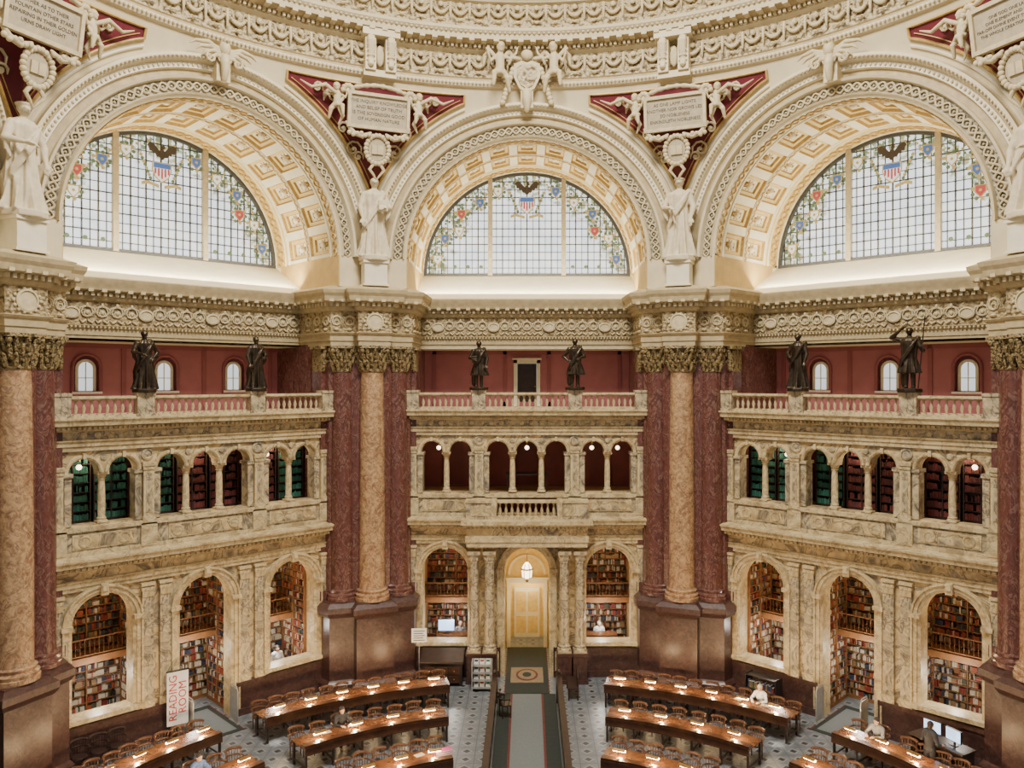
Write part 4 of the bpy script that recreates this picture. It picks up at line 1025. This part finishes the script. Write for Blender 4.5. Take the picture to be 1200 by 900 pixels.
def chairmeshes(mat):
    m=MB(); m.lathe([(.24,0),(.25,.02),(.24,.04)],(0,0,.44),16,sy=.92); seat=m.mesh('seat',[mat])
    m=MB(); pts=[(.27*cos(a),.25*sin(a),.70) for a in [rad(-20+220*i/12) for i in range(13)]]; m.tube(pts,.028,8)
    pts=[(.26*cos(a),.26*sin(a),.90) for a in [rad(25+130*i/8) for i in range(9)]]; m.tube(pts,.045,8)
    for i in range(7):
        a=rad(30+120*i/6); m.tube([(.21*cos(a),.2*sin(a),.48),(.265*cos(a),.255*sin(a),.90)],.012,5)
    for a in(-15,195): m.tube([(.22*cos(rad(a)),.2*sin(rad(a)),.47),(.27*cos(rad(a)),.25*sin(rad(a)),.70)],.014,5)
    back=m.mesh('backrest',[mat])
    m=MB(); m.tube([(0,0,0.0),(0,0,.44)],[.016,.022],6,round_=False); leg=m.mesh('leg',[mat])
    return seat,back,leg
CH=chairmeshes('chairw'); CHD=chairmeshes('woodd')
def chair(loc,rz,parts=CH,label='brown wooden captain-style reading chair at curved desk',group='reading room chairs'):
    o=O('reading_chair',None,loc,rz=rz,label=label,cat='chair',group=group)
    O('seat',parts[0],parent=o); O('backrest',parts[1],parent=o)
    for x,y in((-.17,-.15),(.17,-.15),(-.17,.15),(.17,.15)): O('leg',parts[2],(x,y,0),parent=o)
    return o
OCC=[(11.5,32.5),(14.3,-35.6),(11.5,56.5),(14.3,-52.0)]
def desk(R,a0,a1,nl,sgn):
    b0,b1=(rad(a0),rad(a1)) if sgn>0 else (-rad(a1),-rad(a0))
    rt=O('reading_desk',None,(0,0,0),label='curved wooden reading desk with brass lamps',cat='desk',group='curved reading desks')
    mid=(b0+b1)/2; base=(-R*sin(mid),R*cos(mid),0); rt.location=base
    def part(fn,name,mat):
        m=MB(); fn(m); m.v=[(x-base[0],y-base[1],z) for x,y,z in m.v]; return mk(m,name,[mat],parent=rt)
    part(lambda m:(sector(m,R-.42,R+.55,.74,.78,b0,b1),sector(m,R+.5,R+.54,.66,.74,b0,b1)),'desktop','woodl')
    part(lambda m:(sector(m,R-.44,R-.40,.56,.79,b0,b1),sector(m,R-.455,R-.44,.56,.6,b0,b1),sector(m,R-.455,R-.44,.75,.8,b0,b1)),'front_panel','wood')
    part(lambda m:sector(m,R-.42,R-.20,.78,.86,b0,b1),'ledge','wood')
    n=nl+1
    for i in range(0,n+1):
        b=b0+(b1-b0)*i/n; w=.03/R
        b=min(max(b,b0+2*w),b1-2*w)
        part(lambda m:(sector(m,R-.40,R-.32,0,.74,b-w,b+w,n=2),sector(m,R+.42,R+.5,0,.74,b-w,b+w,n=2),sector(m,R-.32,R+.42,.15,.2,b-w*.6,b+w*.6,n=2)),'leg','woodd')
    for i in range(nl):
        b=b0+(b1-b0)*(i+.5)/nl
        lp=O('desk_lamp',None,(-(R-.30)*sin(b),(R-.30)*cos(b),.86),rz=b,label='brass desk lamp glowing on curved reading desk',cat='lamp',group='reading desk lamps')
        O('lamp_base',lb_,parent=lp); O('lamp_shade',ls,parent=lp); O('bulb',lbulb,parent=lp)
        l=bpy.data.lights.new('l','POINT'); l.energy=42; l.color=(1,.68,.34); l.shadow_soft_size=.05
        O('light',l,(0,.26,.12),parent=lp)
        da=(b1-b0)/nl
        for q in(-.25,.25):
            bb=b+q*da; rc=R+.72+RN.uniform(0,.15)
            if any(abs(r_-rc)<1 and abs(a_-degrees(bb))<2 for r_,a_ in OCC): 
                continue
            chair((-rc*sin(bb),rc*cos(bb),0),bb+RN.uniform(-.2,.2))
for s in (1,-1):
    desk(13.45,12.6,41.6,6,s); desk(13.45,48.2,66,4,s); desk(10.65,14.8,41.6,4,s); desk(10.65,49,66,3,s); desk(7.7,17.5,41,3,s)
for r_,a_ in OCC: b=rad(a_); chair((-(r_+.12)*sin(b),(r_+.12)*cos(b),0),b)
m=MB(); m.bx(-.15,.15,-.1,.1,0,.012); m.bx(-.14,-.005,-.09,.09,.012,.016,1); m.bx(.005,.14,-.09,.09,.012,.016,1); ob=m.mesh('open_book',['bk3','page'])
for R,az in((13.75,-33),(13.75,-37),(10.95,31),(10.95,36),(7.98,24)):
    b=rad(az); O('open_book',ob,(-R*sin(b),R*cos(b),.78),rz=b+RN.uniform(-.3,.3),label='open book with white pages lying on reading desk',cat='book',group='open books on desks')
m=MB()
m.bx(-.25,.25,-.12,.12,0,.16)
for k in range(4): m.bx(-.25,.25,-.125,-.12,.02+.04*k,.04+.04*k,1)
bk=m.mesh('box',['pink','white'])
b=rad(19); O('pink_box',bk,(-7.75*sin(b),7.75*cos(b),.78),rz=b,label='pink box with white stripes on reading desk',cat='box')
# ---------------------------------------------------------------- aisle
m=MB(); m.bx(-.55,.55,3,14.0,.0,.012,0)
for s in(-1,1): m.bx(min(s*.55,s*.63),max(s*.55,s*.63),3,14.0,.0,.013,1); m.bx(min(s*.63,s*1.1),max(s*.63,s*1.1),3,14.0,0,.012,2)
mk(m,'aisle_carpet',['carpet','carpr','carpg'],label='grey aisle carpet with red and dark green borders',cat='carpet')
m=MB(); m.bx(-.85,.85,14.02,19.4,.0,.02,0); m.bx(-.88,-.85,14.02,19.4,0,.02,2); m.bx(.85,.88,14.02,19.4,0,.02,2); m.bx(-.66,.66,15.1,16.8,.02,.035,1)
m.lathe([(.5,0),(.5,.006)],(0,15.95,.035),24,2,sx=.9,sy=1.3); m.lathe([(.4,0),(.4,.006)],(0,15.95,.04),24,1,sx=.9,sy=1.3); m.lathe([(.2,0),(.2,.006)],(0,15.95,.045),16,0,sx=.9,sy=1.3)
mk(m,'door_carpet',['carpg','carpo','carpr'],label='dark green carpet with beige oval mat at central doorway',cat='carpet')
for s in(-1,1):
    rt=O('aisle_partition',None,(s*1.2,8.2,0),label='dark wooden low partition along the aisle',cat='partition',group='aisle partitions')
    m=MB(); m.bx(-.05,.05,-5,5,0,.95)
    for y in rep(-5,5,1.0): m.bx(-.065,.065,y-.4,y+.4,.2,.82)
    mk(m,'panel',['woodd'],parent=rt)
    m=MB(); m.bx(-.1,.1,-5.05,5.05,.95,1.02); mk(m,'cap_rail',['woodd'],parent=rt)
    m=MB(); m.bx(-.1,.1,4.9,5.1,0,1.1); m.ell((0,5,1.16),(.09,.09,.09),8); mk(m,'post',['woodd'],parent=rt)
for a in(A45,-A45):
    m=MB(); m.bx(-.75,.75,14.6,17.5,.0,.015,0); m.bx(-.8,-.75,14.6,17.5,0,.015,1); m.bx(.75,.8,14.6,17.5,0,.015,1)
    m.bx(-.6,.6,14.8,17.2,.015,.02,2); mk(m,'door_carpet',['carpg','carpr','carpet'],rz=a,label='green bordered runner carpet in side doorway',cat='carpet',group='side doorway runners')
    for s in(-1,1):
        g_=O('security_gate',None,rotp(a,(s*.78,15.4,0)),rz=a,label='slim pale grey security gate panel at side doorway',cat='gate',group='security gates')
        m=MB(); m.tube([(0,-.28,.05),(0,-.28,1.15),(0,-.2,1.3),(0,.2,1.3),(0,.28,1.15),(0,.28,.05)],.025,8); mk(m,'frame',['metal'],parent=g_)
        m=MB(); m.bx(-.05,.05,-.34,.34,0.02,.06); mk(m,'base',['metal'],parent=g_)
        m=MB(); m.bx(-.008,.008,-.25,.25,.1,1.22); mk(m,'panel',['metal'],parent=g_)
# ---------------------------------------------------------------- props
rt=O('banner_sign',None,(-11.75,10.1,0),rz=rad(35),label='white banner with vertical red lettering on black floor stand',cat='sign')
m=MB(); m.bx(-.34,.34,-.02,.02,.5,2.3,0); mk(m,'banner',['white'],parent=rt)
for tx,x,sz in(('READING',-.14,.36),('ROOM',.16,.36)):
    tm=textmesh([tx],sz,1.0); tm.materials.append(M['redp']); o=O('lettering',tm,(x,-.026,1.42),parent=rt)
    o.rotation_euler=(Matrix.Rotation(pi/2,3,'X')@Matrix.Rotation(pi/2,3,'Z')).to_euler()
m=MB(); m.bx(-.35,.35,-.2,.2,0,.04); m.tube([(0,.03,.04),(0,.03,2.3)],.02,8); m.bx(-.36,.36,-.03,.03,2.3,2.34); mk(m,'stand',['black'],parent=rt)
rt=O('information_sign',None,(-4.25,14.75,0),rz=.1,label='small white card sign on thin stand beside dark cabinet',cat='sign')
m=MB(); m.bx(-.3,.3,-.015,.015,1.75,2.3); mk(m,'card',['white'],parent=rt)
m=MB(); [m.bx(-.22,.22-.06*(k%2),-.02,-.015,2.18-k*.09,2.21-k*.09) for k in range(5)]; mk(m,'print',['inkp'],parent=rt)
m=MB(); m.tube([(0,.03,.03),(0,.03,1.8)],.015,6); m.lathe([(.18,0),(.18,.03)],(0,0,0),14); mk(m,'stand',['metal'],parent=rt)
rt=O('catalogue_cabinet',None,(-3.35,15.1,0),label='dark wooden slanted-top catalogue cabinet against plinth',cat='cabinet')
m=MB(); m.bx(-.8,.8,-.35,.35,.12,.9); m.add([(-.85,-.4,.9),(.85,-.4,.9),(.85,.4,.9),(-.85,.4,.9),(-.85,-.4,1.0),(.85,-.4,1.0),(.85,.4,1.3),(-.85,.4,1.3)],[(0,1,5,4),(3,2,6,7),(4,5,6,7),(0,3,7,4),(1,2,6,5),(0,1,2,3)]); mk(m,'body',['woodd'],parent=rt)
for x in(-.4,0,.4):
    for z in(.3,.62):
        m=MB(); m.bx(x*1.2-.2,x*1.2+.2,-.37,-.35,z-.13,z+.13); d_=mk(m,'drawer',['wood'],parent=rt); m=MB(); m.ell((x*1.2,-.39,z),(.025,.025,.025),6); mk(m,'knob',['brass'],parent=d_)
for x in(-.72,.72):
    for y in(-.28,.28):
        m=MB(); m.bx(x-.04,x+.04,y-.04,y+.04,0,.12); mk(m,'leg',['woodd'],parent=rt)
rt=O('magazine_rack',None,(-1.75,14.45,0),label='white tiered leaflet rack beside the doorway',cat='rack')
m=MB(); m.bx(-.4,-.36,-.25,.25,0,1.15); m.bx(.36,.4,-.25,.25,0,1.15); m.bx(-.4,.4,.22,.25,0,1.15); mk(m,'frame',['metal'],parent=rt)
for k in range(4):
    m=MB(); z=.12+k*.27; m.bx(-.36,.36,-.22+.05*k,.22,z,z+.02); m.bx(-.36,.36,-.24+.05*k,-.22+.05*k,z,z+.08); mk(m,'shelf',['metal'],parent=rt)
for k in range(4):
    for j in range(3):
        m=MB(); m.bx(-.09,.09,-.005,.005,0,.22); m.bx(-.07,.07,-.007,-.005,.12,.19,1); z=.14+k*.27
        o=mk(m,'leaflet',['white',('bk5','bk7','gr')[j]],loc=(-1.75-.23+.23*j,14.45-.1+.05*k,z+.005),label='printed leaflet standing in white rack',cat='leaflet',group='leaflets in rack'); o.rotation_euler=(-.2,0,0)
def bench(loc,rz,L=1.2):
    rt=O('bench',None,loc,rz=rz,label='dark wooden bench with slatted back',cat='bench',group='wall benches')
    m=MB(); m.bx(-L/2,L/2,-.2,.2,.42,.46); mk(m,'seat',['woodd'],parent=rt)
    m=MB(); m.bx(-L/2,L/2,.17,.2,.8,.88); [m.bx(x-.02,x+.02,.17,.2,.46,.82) for x in rep(-L/2,L/2,.12)]; mk(m,'backrest',['woodd'],parent=rt)
    for x in(-L/2+.04,L/2-.04):
        for y in(-.17,.17): m=MB(); m.bx(x-.025,x+.025,y-.025,y+.025,0,.42); mk(m,'leg',['woodd'],parent=rt)
bench((1.75,14.0,0),-pi/2,1.3)
rt=O('book_truck',None,rotp(-A45,(-2.9,15.3,0)),rz=-A45,label='dark wheeled book truck beside plinth',cat='cart')
m=MB(); m.bx(-.62,-.58,-.25,.25,.12,1.15); m.bx(.58,.62,-.25,.25,.12,1.15); mk(m,'end_panel',['black'],parent=rt)
for z in(.2,.6,1.08): m=MB(); m.bx(-.58,.58,-.24,.24,z,z+.03); mk(m,'shelf',['black'],parent=rt)
for x in(-.55,.55):
    for y in(-.2,.2): m=MB(); m.lathe([(.05,-.015),(.06,0),(.05,.015)],(0,0,0),12,X=Matrix.Translation((x,y,.06))@RX90); m.bx(x-.012,x+.012,y-.012,y+.012,.06,.13); mk(m,'wheel',['black'],parent=rt)
for k in range(16):
    m=MB(); h=RN.uniform(.2,.3); m.bx(-.028,.028,-.09,.09,0,h); m.bx(-.022,.022,-.085,.088,h,h+.002,1)
    mk(m,'book',[RN.choice(['bk1','bk3','bk5','bk6','gr']),'white'],loc=rotp(-A45,(-2.9-.5+.065*k,15.2,.63)),rz=-A45,label='bound volume standing on dark book truck',cat='book',group='books on truck')
for t in(-4.75,-4.2,-3.65,-3.1): chair(rotp(A45,(t,15.35,0)),A45,CHD,'dark wooden armchair in row against marble plinth','wall chairs')
cx=(12.75,7.75); rz=rad(-62)
rt=O('computer_desk',None,(cx[0],cx[1],0),rz=rz,label='dark wooden standing computer desk near pier',cat='desk')
m=MB(); m.bx(-.9,.9,-.35,.35,.95,1.0); mk(m,'desktop',['woodd'],parent=rt)
for x in(-.82,.82): m=MB(); m.bx(x-.025,x+.025,-.3,.3,0,.95); mk(m,'end_panel',['woodd'],parent=rt)
m=MB(); m.bx(-.8,.8,.25,.29,.3,.95); mk(m,'back_panel',['woodd'],parent=rt)
def onrot(x,y,z): return (cx[0]+x*cos(rz)-y*sin(rz),cx[1]+x*sin(rz)+y*cos(rz),z)
for x in(-.35,.35):
    mo=O('computer_monitor',None,onrot(x,.05,1.0),rz=rz+.15*(-1 if x>0 else 1),label='black flat computer monitor with bright blue screen',cat='monitor',group='computer monitors')
    m=MB(); m.bx(-.28,.28,-.02,.03,.12,.5); mk(m,'casing',['black'],parent=mo)
    m=MB(); m.bx(-.26,.26,-.025,-.02,.14,.48,0); [m.bx(-.22,.1,-.027,-.025,.42-k*.06,.44-k*.06,1) for k in range(4)]; mk(m,'screen',['screen','white'],parent=mo)
    m=MB(); m.bx(-.12,.12,-.08,.1,0,.02); m.bx(-.03,.03,.02,.05,.02,.2); mk(m,'stand',['black'],parent=mo)
m=MB(); m.bx(-.22,.22,-.07,.07,0,.02)
for i in range(3): m.bx(-.2,.2,-.055+.04*i,-.03+.04*i,.02,.028)
mk(m,'keyboard',['black'],loc=onrot(0,-.22,1.0),rz=rz,label='black computer keyboard on desk',cat='keyboard')
for t in(-3.1,3.1):
    tb=O('counter',None,(t,17.0,0),label='wooden service counter inside arch opening',cat='counter',group='arch counters')
    m=MB(); m.bx(-.7,.7,-.3,.3,1.35,1.4); mk(m,'top',['woodl'],parent=tb); m=MB(); m.bx(-.65,.65,-.25,.25,0,1.35); m.bx(-.55,.55,-.27,-.25,.3,1.2); mk(m,'body',['wood'],parent=tb)
mo=O('computer_monitor',None,(-3.4,17.0,1.4),label='flat computer monitor with pale blue screen in arch',cat='monitor',group='computer monitors')
m=MB(); m.bx(-.35,.35,-.02,.03,.1,.6); mk(m,'casing',['black'],parent=mo); m=MB(); m.bx(-.33,.33,-.025,-.02,.12,.58); mk(m,'screen',['screen'],parent=mo); m=MB(); m.bx(-.12,.12,-.08,.1,0,.02); m.bx(-.03,.03,.02,.05,.02,.2); mk(m,'stand',['black'],parent=mo)
chair((-.78,11.9,.013),rad(110),CHD,'dark wooden chair beside the aisle partition','aisle chairs')
rt=O('gallery_table',None,(0,17.3,7.35),label='dark wooden table in upper central arcade',cat='table')
m=MB(); m.bx(-.9,.9,-.35,.35,.72,.78); mk(m,'top',['woodd'],parent=rt)
for x in(-.8,.8):
    for y in(-.28,.28): m=MB(); m.bx(x-.03,x+.03,y-.03,y+.03,0,.72); mk(m,'leg',['woodd'],parent=rt)
# ---------------------------------------------------------------- people
def person(loc,rz,pose,shirt,hair,label,pants='pants'):
    b=MB(); sh=MB(); pn=MB(); hr=MB()
    if pose=='sit':
        hipz=.50; hp=(0,.05,hipz+.06); chest=(0,-.06,.88); nk=(0,-.10,1.06); hd=(0,-.15,1.20)
        kn=[(s*.13,-.42,.50) for s in(-1,1)]; an=[(s*.13,-.40,.09) for s in(-1,1)]
        el=[(s*.27,-.26,.80) for s in(-1,1)]; wr=[(s*.13,-.50,.82) for s in(-1,1)]
    else:
        hp=(0,0,.92); chest=(0,-.01,1.30); nk=(0,-.02,1.50); hd=(0,-.05,1.63)
        kn=[(s*.10,-.02,.50) for s in(-1,1)]; an=[(s*.11,.01,.09) for s in(-1,1)]
        el=[(s*.27,.0,1.13) for s in(-1,1)]; wr=[(s*.24,-.22,1.08) for s in(-1,1)]
    V=Vector
    shd=[(s*.17,nk[1]+.01,nk[2]-.08) for s in(-1,1)]
    def torso(m,e): 
        m.tube([hp,(V(hp)*.5+V(chest)*.5),chest,(V(chest)*.35+V(nk)*.65)],[.135+e,.125+e,.145+e,.1+e],14)
        m.tube([shd[0],(shd[0][0]*.5,nk[1],nk[2]-.05),(shd[1][0]*.5,nk[1],nk[2]-.05),shd[1]],[.065+e,.075+e,.075+e,.065+e],12)
    torso(b,0); b.tube([(nk[0],nk[1],nk[2]-.04),hd],[.052,.048],10); head(b,hd,.10,hair=False)
    torso(sh,.014); hr.ell((hd[0],hd[1]+.02,hd[2]+.035),(.092,.105,.095),10); hr.ell((hd[0],hd[1]+.05,hd[2]-.03),(.08,.07,.09),8)
    for i,s in enumerate((-1,1)):
        b.tube([shd[i],el[i]],[.05,.04],10); b.tube([el[i],wr[i]],[.04,.026],10)
        sh.tube([shd[i],el[i]],[.066,.054],10); sh.tube([el[i],V(el[i])*.2+V(wr[i])*.8],[.054,.04],10)
        hand(b,wr[i],V(wr[i])-V(el[i]),.012,s)
        hs=(s*.09,hp[1],hp[2]-.02)
        b.tube([hs,kn[i]],[.085,.06],10); b.tube([kn[i],an[i]],[.058,.038],10); b.tube([(an[i][0],an[i][1]+.03,.045),(an[i][0],an[i][1]-.15,.035)],[.042,.034],8)
        pn.tube([hs,kn[i]],[.098,.073],10); pn.tube([kn[i],V(an[i])+V((0,0,.02))],[.072,.056],10)
    pn.tube([(-.06,hp[1],hp[2]),(.06,hp[1],hp[2])],[.125,.125],12)
    rt=O('person',blob('person_body',b,['skin'],.014,1),loc,rz=rz,label=label,cat='person')
    O('shirt',blob('shirt',sh,[shirt],.02,1),parent=rt); O('trousers',blob('trousers',pn,[pants],.02,1),parent=rt); O('hair',blob('hair',hr,[hair],.018,1),parent=rt)
def pol(r,az): b=rad(az); return (-r*sin(b),r*cos(b),0),b
def seated(r,az,*a):
    l,b=pol(r,az); person(l,b,'sit',*a)
seated(11.5,32.5,'sh_black','hairb','person in black top seated reading at curved desk')
seated(14.3,-35.6,'sh_white','hairg','grey-haired person in white shirt reading at desk')
seated(11.5,56.5,'sh_blue','hairb','person in blue shirt seated at curved desk')
seated(14.3,-52.0,'sh_grey','hairb','person in grey sweater seated at curved desk')
person((12.2,7.4,0),rad(-62)+pi,'stand','sh_black','hairb','standing person in black clothes at computer desk','sh_black')
person((-2.85,17.6,0),0,'stand','sh_grey','hairg','person in grey standing behind arch counter')
person((3.1,17.6,0),0,'stand','sh_white','hairg','person in white shirt behind arch counter')
person(rotp(A45,(3.3,17.1,0)),A45,'stand','sh_white','hairb','person in white shirt standing inside book alcove')
# ---------------------------------------------------------------- camera
cam=bpy.data.cameras.new('camera'); cam.sensor_width=36; cam.lens=944/1200*36; cam.shift_x=-17.5/1200; cam.shift_y=-5/1200; cam.clip_end=200
co=bpy.data.objects.new('camera',cam); C.objects.link(co); co.location=(0,-17,12.1); co.rotation_euler=(pi/2,0,0); S.camera=co
